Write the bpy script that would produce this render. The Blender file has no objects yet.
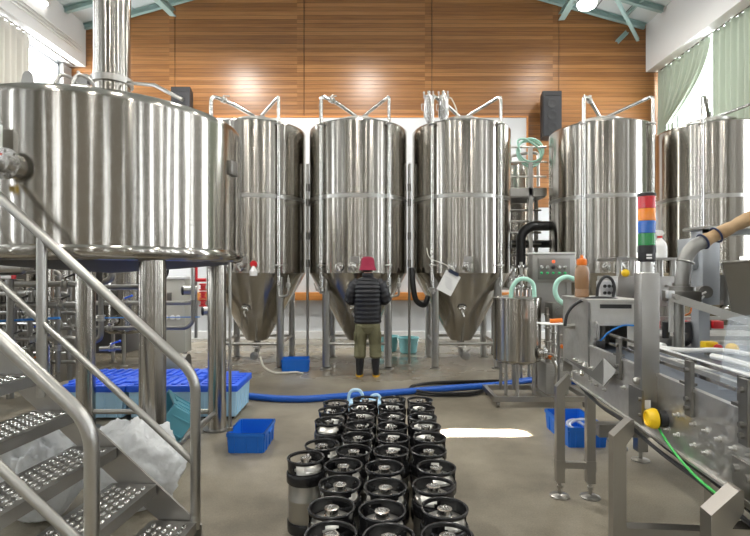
import bpy, bmesh, math, random
from mathutils import Vector, Matrix
random.seed(7)
PI = math.pi
SC = bpy.context.scene
COL = SC.collection
CX, CY, F, EYE = 378.0, 273.0, 500.0, 1.5

def at(px, py, Y):
    """world point seen at photo pixel (px, py) at depth Y"""
    return Vector(((px - CX) * Y / F, Y, EYE - (py - CY) * Y / F))
def onz(px, py, z=0.0):
    Y = (EYE - z) * F / (py - CY)
    return Vector(((px - CX) * Y / F, Y, z))

# ------------------------------------------------------------------ materials
MATS = {}
def mat(name, color, rough=0.5, metal=0.0, emit=None, alpha=None, trans=0.0, noise=None, bump=None, roughvar=None,
        aniso=0.0, coat=0.0, spec=0.5, translucent=0.0):
    if name in MATS: return MATS[name]
    m = bpy.data.materials.new(name); m.use_nodes = True
    nt = m.node_tree; bs = nt.nodes['Principled BSDF']
    bs.inputs['Base Color'].default_value = (*color, 1)
    bs.inputs['Roughness'].default_value = rough
    bs.inputs['Metallic'].default_value = metal
    bs.inputs['Specular IOR Level'].default_value = spec
    bs.inputs['Transmission Weight'].default_value = trans
    bs.inputs['Coat Weight'].default_value = coat
    if alpha is not None: bs.inputs['Alpha'].default_value = alpha
    if emit:
        bs.inputs['Emission Color'].default_value = (*emit[0], 1); bs.inputs['Emission Strength'].default_value = emit[1]
    tc = None
    def mapping(scale):
        nonlocal tc
        if tc is None: tc = nt.nodes.new('ShaderNodeTexCoord')
        mp = nt.nodes.new('ShaderNodeMapping'); mp.inputs['Scale'].default_value = scale
        nt.links.new(tc.outputs['Object'], mp.inputs['Vector']); return mp
    def ntex(scale, detail=3):
        mp = mapping(scale); n = nt.nodes.new('ShaderNodeTexNoise')
        n.inputs['Scale'].default_value = 1.0; n.inputs['Detail'].default_value = detail
        nt.links.new(mp.outputs['Vector'], n.inputs['Vector']); return n
    if noise:   # (scale3, color2, lo, hi)
        n = ntex(noise[0], 5); r = nt.nodes.new('ShaderNodeValToRGB')
        r.color_ramp.elements[0].position = noise[2]; r.color_ramp.elements[1].position = noise[3]
        r.color_ramp.elements[0].color = (*color, 1); r.color_ramp.elements[1].color = (*noise[1], 1)
        nt.links.new(n.outputs['Fac'], r.inputs['Fac']); nt.links.new(r.outputs['Color'], bs.inputs['Base Color'])
    if roughvar:  # (scale3, lo, hi)
        n = ntex(roughvar[0], 4); r = nt.nodes.new('ShaderNodeMapRange')
        r.inputs['From Min'].default_value = .35; r.inputs['From Max'].default_value = .65
        r.inputs['To Min'].default_value = roughvar[1]; r.inputs['To Max'].default_value = roughvar[2]
        nt.links.new(n.outputs['Fac'], r.inputs['Value']); nt.links.new(r.outputs['Result'], bs.inputs['Roughness'])
    if bump:    # list of (scale3, strength, distance)
        prev = None
        for sc, st, di in bump:
            n = ntex(sc, 2); b = nt.nodes.new('ShaderNodeBump')
            b.inputs['Strength'].default_value = st; b.inputs['Distance'].default_value = di
            nt.links.new(n.outputs['Fac'], b.inputs['Height'])
            if prev: nt.links.new(prev.outputs['Normal'], b.inputs['Normal'])
            prev = b
        nt.links.new(prev.outputs['Normal'], bs.inputs['Normal'])
    if aniso:   # brushed round the body: highlights stretch up and down
        tg = nt.nodes.new('ShaderNodeTangent'); tg.direction_type = 'RADIAL'; tg.axis = 'Z'
        bs.inputs['Anisotropic'].default_value = aniso; bs.inputs['Anisotropic Rotation'].default_value = .25
        nt.links.new(tg.outputs['Tangent'], bs.inputs['Tangent'])
    if translucent:
        t = nt.nodes.new('ShaderNodeBsdfTranslucent'); t.inputs['Color'].default_value = (*color, 1)
        mx = nt.nodes.new('ShaderNodeMixShader'); mx.inputs['Fac'].default_value = translucent
        out = nt.nodes['Material Output']
        nt.links.new(bs.outputs['BSDF'], mx.inputs[1]); nt.links.new(t.outputs['BSDF'], mx.inputs[2])
        nt.links.new(mx.outputs['Shader'], out.inputs['Surface'])
    MATS[name] = m
    return m

TANK = mat('tank_steel', (.43, .408, .37), .185, 1, bump=[((4.5, 4.5, .08), .34, .02), ((13, 13, .05), .07, .004)], aniso=.9)
KETTLE = mat('kettle_steel', (.43, .408, .37), .165, 1, bump=[((3.5, 3.5, .45), .30, .014), ((12, 12, .05), .06, .004)], aniso=.9)
STEEL = mat('satin_steel', (.44, .43, .405), .30, 1)
POLISH = mat('polished_steel', (.58, .57, .55), .20, 1)
PLATE = mat('machine_steel', (.39, .38, .36), .36, 1, roughvar=((9, 9, 22), .32, .44))
MOTTLE = mat('mottled_steel_sheet', (.60, .59, .565), .40, 1, roughvar=((34, 34, 34), .30, .52), bump=[((60, 60, 60), .10, .002)])
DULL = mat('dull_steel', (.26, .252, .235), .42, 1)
CASTAL = mat('painted_grey_steel', (.38, .40, .42), .45, .6)
RUBBER = mat('black_rubber', (.012, .012, .013), .33, 0)
KEGRUB = mat('keg_rubber', (.011, .011, .012), .26, 0)
KEGST = mat('keg_steel', (.46, .45, .42), .36, 1)
BLACK = mat('black_plastic', (.018, .018, .02), .45)
DARK = mat('dark_cavity', (.02, .02, .022), .7)
WHITE = mat('white_plastic', (.78, .78, .76), .42)
PAPER = mat('white_paper', (.80, .80, .78), .75)
YELLOW = mat('yellow_plastic', (.85, .55, .01), .38)
RED = mat('red_plastic', (.55, .015, .02), .4)
ORANGE = mat('orange_plastic', (.80, .20, .02), .4)
BLUEC = mat('blue_crate_plastic', (.010, .15, .62), .38)
BLUEL = mat('blue_lid_plastic', (.02, .12, .78), .42)
BLUEP = mat('pale_blue_plastic', (.46, .72, .92), .42)
TEALC = mat('teal_plastic', (.10, .33, .42), .42)
MINT = mat('mint_hose', (.42, .72, .60), .35)
AQUA = mat('aqua_bucket_plastic', (.22, .50, .52), .42)
BLUEH = mat('blue_hose_rubber', (.01, .10, .48), .42)
BLUETUBE = mat('blue_air_tube', (.02, .20, .60), .4)
GREENW = mat('green_wire', (.06, .50, .10), .45)
PALEH = mat('pale_hose', (.66, .64, .55), .4)
CREAM = mat('cream_painted_metal', (.50, .49, .43), .5)
BAG = mat('crumpled_clear_plastic', (.80, .81, .81), .26, translucent=.35, bump=[((22, 22, 22), .5, .02)])
GREENST = mat('teal_painted_steel', (.27, .38, .36), .5)
WHITEWALL = mat('white_wall_paint', (.74, .74, .73), .65, bump=[((60, 60, 60), .04, .003)])
LOWWALL = mat('grey_panel_wall', (.52, .53, .54), .55)
DARKWALL = mat('brown_board_wall', (.24, .22, .185), .6)
SIDEWALL = mat('grey_side_wall', (.34, .335, .32), .65)
SHELFWOOD = mat('orange_wood_trim', (.58, .24, .06), .45, noise=((2, 2, 40), (.48, .18, .04), .35, .65))
KRAFT = mat('kraft_paper', (.50, .34, .19), .7, noise=((8, 8, 8), (.40, .26, .13), .35, .65), bump=[((14, 14, 14), .6, .02)])
CURT = mat('pale_green_curtain', (.44, .50, .41), .85, translucent=.10)
CURTL = mat('pale_beige_curtain', (.56, .54, .49), .85, translucent=.12)
AMBER = mat('amber_bottle_liquid', (.36, .20, .10), .15, trans=.25, coat=.5)
def solidlamp(n, c, e): return mat(n, c, .22, 0, coat=.6, emit=(c, e))
LRED, LORG, LBLU, LGRN = (mat('red_lens', (.55, .012, .02), .18, coat=.6), mat('amber_lens', (.85, .25, .01), .18, coat=.6),
                          mat('blue_lens', (.01, .12, .50), .18, coat=.6), mat('green_lens', (.01, .22, .05), .18, coat=.6))
GLOW = mat('lamp_glow', (1, 1, 1), .5, emit=((1, .97, .92), 18))
SKYPANE = mat('bright_window_or_streak_pane', (.9, .95, 1), .2, emit=((.93, .97, 1.0), 16.0))
LEDG = mat('green_indicator', (.02, .4, .1), .3, emit=((.05, .6, .3), .15))
LEDR = mat('red_indicator', (.6, .1, .03), .3, emit=((1, .15, .05), .7))
ACRYL = mat('clear_acrylic', (.80, .90, 1.0), .06, alpha=.16, spec=.6)

# ------------------------------------------------------------------ mesh builder
def frame_of(d):
    d = Vector(d).normalized()
    u = d.orthogonal().normalized()
    return u, d.cross(u)

class MB:
    def __init__(s): s.bm = bmesh.new()
    def box(s, c, size, rz=0, rx=0, ry=0, bev=0.0):
        M = Matrix.Translation(c) @ Matrix.Rotation(rz, 4, 'Z') @ Matrix.Rotation(ry, 4, 'Y') @ Matrix.Rotation(rx, 4, 'X') @ Matrix.Diagonal((*size, 1))
        r = bmesh.ops.create_cube(s.bm, size=1, matrix=M)
        if bev:
            es = list({e for v in r['verts'] for e in v.link_edges})
            bmesh.ops.bevel(s.bm, geom=es, offset=bev, segments=2, affect='EDGES', profile=.5)
        return s
    def b2(s, lo, hi, bev=0.0):
        lo, hi = Vector(lo), Vector(hi)
        return s.box((lo + hi) / 2, hi - lo, bev=bev)
    def ring(s, c, u, v, r, n, ry=None):
        ry = r if ry is None else ry
        return [s.bm.verts.new(Vector(c) + u * (math.cos(2 * PI * k / n) * r) + v * (math.sin(2 * PI * k / n) * ry)) for k in range(n)]
    def skin(s, rings, caps=True, closed=False):
        n = len(rings[0])
        pairs = list(zip(rings, rings[1:])) + ([(rings[-1], rings[0])] if closed else [])
        for a, b in pairs:
            for k in range(n):
                s.bm.faces.new((a[k], a[(k + 1) % n], b[(k + 1) % n], b[k]))
        if caps and not closed:
            s.bm.faces.new(list(reversed(rings[0]))); s.bm.faces.new(rings[-1])
    def cyl(s, p0, p1, r0, r1=None, n=20, caps=True):
        r1 = r0 if r1 is None else r1
        p0, p1 = Vector(p0), Vector(p1); u, v = frame_of(p1 - p0)
        s.skin([s.ring(p0, u, v, r0, n), s.ring(p1, u, v, r1, n)], caps); return s
    def tube(s, pts, r, n=10, bend=0.0, closed=False, ribs=None):
        pts = [Vector(p) for p in pts]
        if bend > 0 and len(pts) > 2:
            out = [pts[0]]
            for i in range(1, len(pts) - 1):
                a, b, c = pts[i - 1], pts[i], pts[i + 1]
                l = min(bend, (a - b).length * .48, (c - b).length * .48)
                p, q = b + (a - b).normalized() * l, b + (c - b).normalized() * l
                for t in (0, .2, .4, .6, .8, 1): out.append(p * (1 - t) ** 2 + b * 2 * t * (1 - t) + q * t * t)
            out.append(pts[-1]); pts = out
        rings, u = [], None
        m = len(pts)
        for i, p in enumerate(pts):
            if closed: d = pts[(i + 1) % m] - pts[i - 1]
            else: d = pts[min(i + 1, m - 1)] - pts[max(i - 1, 0)]
            d.normalize()
            if u is None: u = d.orthogonal().normalized()
            else:
                u = (u - d * u.dot(d))
                u = u.normalized() if u.length > 1e-6 else d.orthogonal().normalized()
            rr = r(i / (m - 1)) if callable(r) else r
            if ribs: rr *= (1 + ribs * (i % 2))
            rings.append(s.ring(p, u, d.cross(u), rr, n))
        s.skin(rings, True, closed); return s
    def lathe(s, prof, c=(0, 0, 0), n=32, caps=True, axis='Z'):
        c = Vector(c)
        ax = {'Z': (Vector((1, 0, 0)), Vector((0, 1, 0)), Vector((0, 0, 1))), 'X': (Vector((0, 1, 0)), Vector((0, 0, 1)), Vector((1, 0, 0))),
              'Y': (Vector((0, 0, 1)), Vector((1, 0, 0)), Vector((0, 1, 0)))}[axis] if isinstance(axis, str) else None
        if ax is None:
            d = Vector(axis).normalized(); u, v = frame_of(d); ax = (u, v, d)
        s.skin([s.ring(c + ax[2] * z, ax[0], ax[1], max(r, 1e-4), n) for r, z in prof], caps); return s
    def ball(s, c, r, u=16, v=10):
        r = (r, r, r) if not hasattr(r, '__len__') else r
        bmesh.ops.create_uvsphere(s.bm, u_segments=u, v_segments=v, radius=1, matrix=Matrix.Translation(c) @ Matrix.Diagonal((*r, 1))); return s
    def torus(s, c, R, r, normal=(0, 0, 1), n=32, m=8):
        u, v = frame_of(normal); c = Vector(c)
        return s.tube([c + u * math.cos(2 * PI * k / n) * R + v * math.sin(2 * PI * k / n) * R for k in range(n)], r, m, closed=True)
    def sheet(s, pts, thick):
        """flat polygon given its true thickness"""
        pts = [Vector(p) for p in pts]
        nrm = (pts[1] - pts[0]).cross(pts[2] - pts[0]).normalized() * (thick / 2)
        a = [s.bm.verts.new(p - nrm) for p in pts]; b = [s.bm.verts.new(p + nrm) for p in pts]
        s.bm.faces.new(list(reversed(a))); s.bm.faces.new(b)
        for k in range(len(pts)):
            j = (k + 1) % len(pts); s.bm.faces.new((a[k], a[j], b[j], b[k]))
        return s
    def grid(s, f, nu, nv):
        V = [[s.bm.verts.new(f(i / nu, j / nv)) for j in range(nv + 1)] for i in range(nu + 1)]
        for i in range(nu):
            for j in range(nv): s.bm.faces.new((V[i][j], V[i + 1][j], V[i + 1][j + 1], V[i][j + 1]))
        return s
    def bolt(s, c, r, normal, h=None):
        c = Vector(c); d = Vector(normal).normalized(); return s.cyl(c, c + d * (h or r), r, n=8)
    def build(s, name, m, parent=None, world=False, sharp=.55, smooth=True):
        bm = s.bm
        bmesh.ops.recalc_face_normals(bm, faces=bm.faces)
        for f in bm.faces: f.smooth = smooth
        for e in bm.edges:
            if len(e.link_faces) == 2 and e.calc_face_angle(0) > sharp: e.smooth = False
        me = bpy.data.meshes.new(name)
        if world and parent is not None: bm.transform(parent.matrix_basis.inverted())
        bm.to_mesh(me); bm.free()
        o = bpy.data.objects.new(name, me); COL.objects.link(o)
        me.materials.append(m)
        if parent is not None: o.parent = parent
        return o

def tag(o, label, cat, group=None, kind=None):
    o['label'] = label; o['category'] = cat
    if group: o['group'] = group
    if kind: o['kind'] = kind
    return o
def thing(name, label, cat, loc=(0, 0, 0), rz=0.0, group=None):
    o = bpy.data.objects.new(name, None); COL.objects.link(o)
    o.empty_display_size = .1
    o.location = loc; o.rotation_euler = (0, 0, rz)
    o.matrix_basis = Matrix.Translation(loc) @ Matrix.Rotation(rz, 4, 'Z')
    return tag(o, label, cat, group)
def structure(o, label=None, cat=None):
    o['kind'] = 'structure'
    if label: o['label'] = label
    if cat: o['category'] = cat
    return o
def kids(o): return [c for c in bpy.data.objects if c.parent is o]
def dup(o, loc, rz=None, label=None, group=None):
    def rec(a, par):
        c = a.copy(); COL.objects.link(c)
        if par is not None: c.parent = par
        for k in kids(a): rec(k, c)
        return c
    r = rec(o, None); r.location = loc
    if rz is not None: r.rotation_euler = (0, 0, rz)
    if label: r['label'] = label
    if group: r['group'] = group
    return r
ORD = ['first', 'second', 'third', 'fourth', 'fifth', 'sixth', 'seventh', 'eighth', 'ninth', 'tenth', 'eleventh']

# ------------------------------------------------------------------ camera, view, world
cam = bpy.data.cameras.new('camera'); co = bpy.data.objects.new('camera', cam); COL.objects.link(co)
co.location = (0, 0, EYE); co.rotation_euler = (PI / 2, 0, 0)
cam.sensor_width = 36; cam.lens = F / 750 * 36
cam.shift_x = -3 / 750; cam.shift_y = 5 / 750
cam.clip_start = .02; cam.clip_end = 100
SC.camera = co
SC.view_settings.view_transform = 'Standard'; SC.view_settings.look = 'None'
SC.view_settings.gamma = 1; SC.view_settings.exposure = EXPOSURE = 0.0
SC.view_settings.use_curve_mapping = False
w = bpy.data.worlds.new('world'); SC.world = w; w.use_nodes = True
w.node_tree.nodes['Background'].inputs['Color'].default_value = (.75, .85, 1, 1)
w.node_tree.nodes['Background'].inputs['Strength'].default_value = .6

# ------------------------------------------------------------------ room shell
YB, YF = 11.5, -6.0
XL, XR = -6.72, 6.16          # inner faces of the white beams
WL, WR = -7.05, 6.62          # window wall planes
def floor_mat():
    m = mat('concrete_floor', (.20, .18, .145), .4, 0, bump=[((9, 9, 9), .08, .01), ((120, 120, 120), .12, .003)])
    nt = m.node_tree; bs = nt.nodes['Principled BSDF']
    tc = nt.nodes.new('ShaderNodeTexCoord')
    def n(scale, det=6, rough=.6):
        a = nt.nodes.new('ShaderNodeTexNoise'); a.inputs['Scale'].default_value = scale; a.inputs['Detail'].default_value = det
        a.inputs['Roughness'].default_value = rough
        nt.links.new(tc.outputs['Object'], a.inputs['Vector']); return a
    a, b = n(.7), n(95, 2)
    r = nt.nodes.new('ShaderNodeValToRGB'); e = r.color_ramp.elements
    e[0].position, e[0].color = .36, (.135, .116, .084, 1); e[1].position, e[1].color = .66, (.335, .295, .222, 1)
    nt.links.new(a.outputs['Fac'], r.inputs['Fac'])
    r2 = nt.nodes.new('ShaderNodeMapRange'); r2.inputs['To Min'].default_value = .60; r2.inputs['To Max'].default_value = 1.35
    nt.links.new(b.outputs['Fac'], r2.inputs['Value'])
    mx = nt.nodes.new('ShaderNodeMix'); mx.data_type = 'RGBA'; mx.blend_type = 'MULTIPLY'; mx.inputs['Factor'].default_value = 1
    nt.links.new(r.outputs['Color'], mx.inputs['A']); nt.links.new(r2.outputs['Result'], mx.inputs['B'])
    nt.links.new(mx.outputs['Result'], bs.inputs['Base Color'])
    # wet patches under the tanks: roughness falls where the floor lies towards the back
    c = n(.9, 4); sep = nt.nodes.new('ShaderNodeSeparateXYZ'); nt.links.new(tc.outputs['Object'], sep.inputs['Vector'])
    mr = nt.nodes.new('ShaderNodeMapRange'); mr.inputs['From Min'].default_value = 6.3; mr.inputs['From Max'].default_value = 7.4
    mr.inputs['To Min'].default_value = 0; mr.inputs['To Max'].default_value = 1
    nt.links.new(sep.outputs['Y'], mr.inputs['Value'])
    mr2 = nt.nodes.new('ShaderNodeMapRange'); mr2.inputs['From Min'].default_value = .35; mr2.inputs['From Max'].default_value = .6
    nt.links.new(c.outputs['Fac'], mr2.inputs['Value'])
    mu = nt.nodes.new('ShaderNodeMath'); mu.operation = 'MULTIPLY'
    nt.links.new(mr.outputs['Result'], mu.inputs[0]); nt.links.new(mr2.outputs['Result'], mu.inputs[1])
    mr3 = nt.nodes.new('ShaderNodeMapRange'); mr3.inputs['To Min'].default_value = .46; mr3.inputs['To Max'].default_value = .10
    nt.links.new(mu.outputs['Value'], mr3.inputs['Value']); nt.links.new(mr3.outputs['Result'], bs.inputs['Roughness'])
    return m
b = MB(); b.b2((-7.3, YF - .2, -.2), (6.9, YB + .2, 0)); structure(b.build('floor', floor_mat()))

def wood_mat():
    m = mat('varnished_plank_cladding', (.3, .13, .04), .34, coat=0)
    nt = m.node_tree; bs = nt.nodes['Principled BSDF']
    def node(t, **k):
        x = nt.nodes.new(t)
        for a, v in k.items(): setattr(x, a, v)
        return x
    L = nt.links.new
    tc = node('ShaderNodeTexCoord'); sep = node('ShaderNodeSeparateXYZ'); L(tc.outputs['Object'], sep.inputs['Vector'])
    def math_(op, a, b=None):
        x = node('ShaderNodeMath', operation=op)
        for i, v in enumerate((a, b)):
            if v is None: continue
            if isinstance(v, (int, float)): x.inputs[i].default_value = v
            else: L(v, x.inputs[i])
        return x.outputs['Value']
    zp = math_('DIVIDE', sep.outputs['Z'], .094); zi = math_('FLOOR', zp); zf = math_('FRACT', zp)
    xp = math_('DIVIDE', math_('ADD', sep.outputs['X'], 30.0 - 1.70 + .02), 2.94); xi = math_('FLOOR', xp)
    cmb = node('ShaderNodeCombineXYZ'); L(zi, cmb.inputs['X']); L(xi, cmb.inputs['Y'])
    wn = node('ShaderNodeTexWhiteNoise', noise_dimensions='2D'); L(cmb.outputs['Vector'], wn.inputs['Vector'])
    mp = node('ShaderNodeMapping'); mp.inputs['Scale'].default_value = (.9, 1, 34); L(tc.outputs['Object'], mp.inputs['Vector'])
    ad = node('ShaderNodeVectorMath', operation='ADD'); L(mp.outputs['Vector'], ad.inputs[0]); L(wn.outputs['Color'], ad.inputs[1])
    gr = node('ShaderNodeTexNoise'); gr.inputs['Scale'].default_value = 1.4; gr.inputs['Detail'].default_value = 6; L(ad.outputs['Vector'], gr.inputs['Vector'])
    f = math_('ADD', math_('MULTIPLY', wn.outputs['Value'], .38), math_('MULTIPLY', gr.outputs['Fac'], .75))
    r = node('ShaderNodeValToRGB'); L(f, r.inputs['Fac']); e = r.color_ramp.elements
    e[0].position, e[0].color = .12, (.13, .053, .016, 1); e[1].position, e[1].color = .95, (.42, .20, .072, 1)
    q = e.new(.55); q.color = (.265, .115, .036, 1)
    seam = math_('LESS_THAN', zf, .07)
    mx = node('ShaderNodeMix', data_type='RGBA'); L(seam, mx.inputs['Factor']); L(r.outputs['Color'], mx.inputs['A']); mx.inputs['B'].default_value = (.05, .02, .006, 1)
    L(mx.outputs['Result'], bs.inputs['Base Color'])
    bp = node('ShaderNodeBump'); bp.inputs['Strength'].default_value = .5; bp.inputs['Distance'].default_value = .008
    h = math_('ADD', math_('SUBTRACT', 1.0, seam), math_('MULTIPLY', gr.outputs['Fac'], .35)); L(h, bp.inputs['Height']); L(bp.outputs['Normal'], bs.inputs['Normal'])
    return m
WOOD = wood_mat()
def roofz(x): return 9.0 - .28 * abs(x + .28)
# back wall: dark backing, wood panels with open seams, white board set in its lower middle
b = MB(); b.b2((-7.3, YB + .03, 0), (6.9, YB + .2, 9.4)); structure(b.build('wall_back', DARK))
b = MB()
xs = [-7.2, -4.67, -1.70, 1.24, 4.16, 6.9]
for x0, x1 in zip(xs, xs[1:]):
    ca, cb = x0 + .007, x1 - .007
    p = [(ca, 3.0), (cb, 3.0), (cb, roofz(cb) + .2)] + ([(-.28, 9.2)] if ca < -.28 < cb else []) + [(ca, roofz(ca) + .2)]
    b.sheet([(x, YB + .015, z) for x, z in p], .03)
structure(b.build('wall_back_cladding', WOOD))
b = MB(); b.b2((-7.2, YB - .04, 1.06), (3.40, YB, 5.06)); structure(b.build('wall_back_board', mat('white_board', (.60, .61, .62), .6)))
b = MB(); b.b2((-7.2, YB - .06, 5.06), (3.44, YB, 5.10)).b2((3.40, YB - .06, 1.06), (3.44, YB, 5.06)); structure(b.build('trim_1', SHELFWOOD))
b = MB(); b.b2((-7.2, YB - .02, 0), (6.9, YB + .02, 1.0)).b2((3.44, YB - .02, 1.0), (6.9, YB + .02, 3.0)); structure(b.build('wall_back_lower', LOWWALL))
b = MB(); b.b2((-7.2, YB - .16, .88), (6.9, YB - .02, 1.06), .01); structure(b.build('trim_2', SHELFWOOD))
b = MB(); b.b2((-7.2, YB - .09, 0), (6.9, YB - .02, .17)); structure(b.build('wall_back_reflection', WHITEWALL))  # white strip standing in for light reflected low on the wall
b = MB(); b.b2((-7.3, YF - .2, 0), (6.9, YF, 9.4)); structure(b.build('wall_front', DARKWALL))
# side walls: sill wall, piers between the tall windows, deep white beam above
BAYS = [(-5.4, -5.2), (-3.9, -3.65), (-3.3, -3.2), (-1.9, -1.6), (-.3, -.16), (.7, .85), (1.7, 1.95), (3.3, 3.55), (4.1, 4.2), (6.0, 6.6), (8.95, 11.2)]  # narrow bays are out of view, shaped to give thin streaks on the steel
for side, (xw, xb, s) in {'left': (WL, XL, -1), 'right': (WR, XR, 1)}.items():
    b = MB(); xo = xw + s * .25
    lo, hi = min(xw, xo), max(xw, xo)
    b.b2((lo, YF, 0), (hi, YB, .95))
    ys = [YF] + [v for q in BAYS for v in q] + [YB]
    for k in range(0, len(ys), 2): b.b2((lo, ys[k], .95), (hi, ys[k + 1], 6.2))
    zb = 6.24 if s < 0 else 6.12
    structure(b.build('wall_' + side, SIDEWALL))
    b = MB(); b.b2((min(xb, xo), YF, zb), (max(xb, xo), YB, 7.6), 0)
    structure(b.build('wall_%s_beam' % side, WHITEWALL))
wi = 0
for side, xw, s in (('left', WL, -1), ('right', WR, 1)):
    for (y0, y1) in BAYS:
        wi += 1
        x = xw + s * .12
        b = MB(); m_ = .05 if y1 - y0 > 1 else .015
        b.b2((x - .03, y0, .95), (x + .03, y0 + m_, 6.2)).b2((x - .03, y1 - m_, .95), (x + .03, y1, 6.2))
        
        if y1 - y0 > 1: b.b2((x - .03, (y0 + y1) / 2 - .03, .95), (x + .03, (y0 + y1) / 2 + .03, 6.2))
        for z in (.97, 2.7, 4.45, 6.17): b.b2((x - .03, y0, z - .03), (x + .03, y1, z + .03))
        fr = structure(b.build('window_%d' % wi, CASTAL))
        p = MB(); p.b2((x + s * .04 - .005, y0, .95), (x + s * .04 + .005, y1, 6.2)); p.build('window_or_streak_pane', SKYPANE, fr)
# unseen glowing slits added behind the camera to streak the steel reflections
for x, w_ in ((-5.4, .06), (-3.9, .05), (-3.5, .07), (-1.6, .06), (.5, .05), (2.2, .07), (2.6, .04), (4.9, .06)):
    wi += 1
    b = MB(); m_ = .02
    for a_, c_ in ((x - w_ / 2 - m_, x - w_ / 2), (x + w_ / 2, x + w_ / 2 + m_)): b.b2((a_, YF - .01, .6), (c_, YF + .05, 5.6))
    for z in (.6, 3.1, 5.58): b.b2((x - w_ / 2, YF - .01, z), (x + w_ / 2, YF + .05, z + .02))
    fr = structure(b.build('window_%d' % wi, CASTAL))
    q_ = MB(); q_.b2((x - w_ / 2, YF + .01, .62), (x + w_ / 2, YF + .02, 5.58)); q_.build('window_or_streak_pane', SKYPANE, fr)
# ceiling: two slopes of pale boards
CEIL = mat('pale_ceiling_board', (.62, .66, .65), .7, bump=[((14, 14, 14), .3, .01)])
def ceil_seams(m):
    nt = m.node_tree; bs = nt.nodes['Principled BSDF']; tc = nt.nodes.new('ShaderNodeTexCoord')
    br = nt.nodes.new('ShaderNodeTexBrick'); br.offset = 0; br.inputs['Scale'].default_value = 1.0
    br.inputs['Color1'].default_value = (.62, .66, .65, 1); br.inputs['Color2'].default_value = (.55, .60, .59, 1); br.inputs['Mortar'].default_value = (.12, .13, .13, 1)
    br.inputs['Mortar Size'].default_value = .012; br.inputs['Brick Width'].default_value = .62; br.inputs['Row Height'].default_value = .9
    nt.links.new(tc.outputs['Object'], br.inputs['Vector']); nt.links.new(br.outputs['Color'], bs.inputs['Base Color'])
ceil_seams(CEIL)
for side, x0, x1 in (('left', -7.2, -.28), ('right', -.28, 6.9)):
    b = MB(); b.sheet([(x0, YF, roofz(x0) + .06), (x1, YF, roofz(x1) + .06), (x1, YB + .1, roofz(x1) + .06), (x0, YB + .1, roofz(x0) + .06)], .1)
    structure(b.build('ceiling_' + side, CEIL))
# teal roof steel
def ibeam(b, p0, p1, w, h):
    p0, p1 = Vector(p0), Vector(p1); d = (p1 - p0).normalized(); side = d.cross(Vector((0, 0, 1))).normalized(); up = side.cross(d)
    for (a0, a1, b0, b1) in ((-w / 2, w / 2, -h / 2, -h / 2 + .012), (-w / 2, w / 2, h / 2 - .012, h / 2), (-.006, .006, -h / 2 + .006, h / 2 - .006)):
        q = [side * x + up * z for x, z in ((a0, b0), (a1, b0), (a1, b1), (a0, b1))]
        vs0 = [b.bm.verts.new(p0 + v) for v in q]; vs1 = [b.bm.verts.new(p1 + v) for v in q]
        b.skin([vs0, vs1])
n_ = 2
for x in (-5.9, -4.6, 4.7, 5.6):
    n_ += 1; b = MB(); ibeam(b, (x, 7.5, roofz(x) - .05), (x, YB, roofz(x) - .05), .05, .07)
    structure(b.build('ceiling_beam_%d' % n_, GREENST))
for k, (x0, x1) in enumerate(((-6.7, -.4), (-.2, 6.1))):
    for y in (11.42, 10.7, 10.0, 9.3, 8.6):
        n_ += 1; b = MB(); ibeam(b, (x0, y, roofz(x0) - .08), (x1, y, roofz(x1) - .08), .09, .12)
        structure(b.build('ceiling_beam_%d' % n_, GREENST))
for p0, p1, w_ in ((at(574, -4, 9.9), at(561.5, 17, 11.3), .14), (at(614, -6, 9.7), at(638, 40, 11.35), .06), (at(156, -4, 9.9), at(173, 13, 11.3), .14), (at(617, 42, 11.4), at(627, 32, 11.35), .09)):
    n_ += 1; b = MB(); ibeam(b, p0, p1, w_, w_); structure(b.build('ceiling_beam_%d' % n_, GREENST))
# curtains
def curtain(name, xs_, ytop, ybot, z0, z1, label, m=CURT):
    b = MB()
    def f(u, v):
        z = z1 + (z0 - z1) * v
        t = min(1, v / .37)
        e = t ** 2 if ybot != ytop else 0
        ya = ytop[0] + (ybot[0] - ytop[0]) * e; yb = ytop[1] + (ybot[1] - ytop[1]) * e
        folds = abs(ytop[1] - ytop[0]) / .16
        return Vector((xs_ + .045 * math.sin(u * folds * 2 * PI) * (.7 + .3 * v) + .015 * math.sin(u * 37 + v * 3), ya + (yb - ya) * u, z))
    b.grid(f, int(abs(ytop[1] - ytop[0]) / .016), 24)
    o = b.build(name, m, sharp=3)
    md = o.modifiers.new('thickness', 'SOLIDIFY'); md.thickness = .004
    return tag(o, label, 'curtain')
curtain('curtain', 6.42, (9.66, 11.42), (11.05, 11.42), 2.6, 6.1, 'pale green curtain pulled aside to the far corner beside the wood wall')
curtain('curtain', 6.42, (7.0, 9.58), (7.0, 9.58), 1.0, 6.1, 'pale green curtain hanging straight nearest the right edge, over the rightmost tank')
curtain('curtain', -6.92, (8.2, 9.95), (8.2, 9.95), 1.0, 6.2, 'pale beige curtain at the bright left window above the big kettle', CURTL)
for nm, x, lab in (('curtain_rail', 6.42, 'slim steel curtain rail under the right white beam'), ('curtain_rail', -6.92, 'slim steel curtain rail under the left white beam')):
    b = MB(); z = 6.11 if x > 0 else 6.225
    b.tube([(x, 4, z), (x, 11.4, z)], .012, 8); tag(b.build(nm, DULL), lab, 'curtain rail')
# conduits on left beam
for k in range(3):
    b = MB(); x = XL + .02; z = 6.62 - .07 * k
    b.tube([(x, 4, z), (x, 11.3, z - 0)], .018, 8); tag(b.build('conduit', WHITE), 'white conduit on the left beam, %s of three' % ('top', 'middle', 'bottom')[k], 'conduit')
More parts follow.
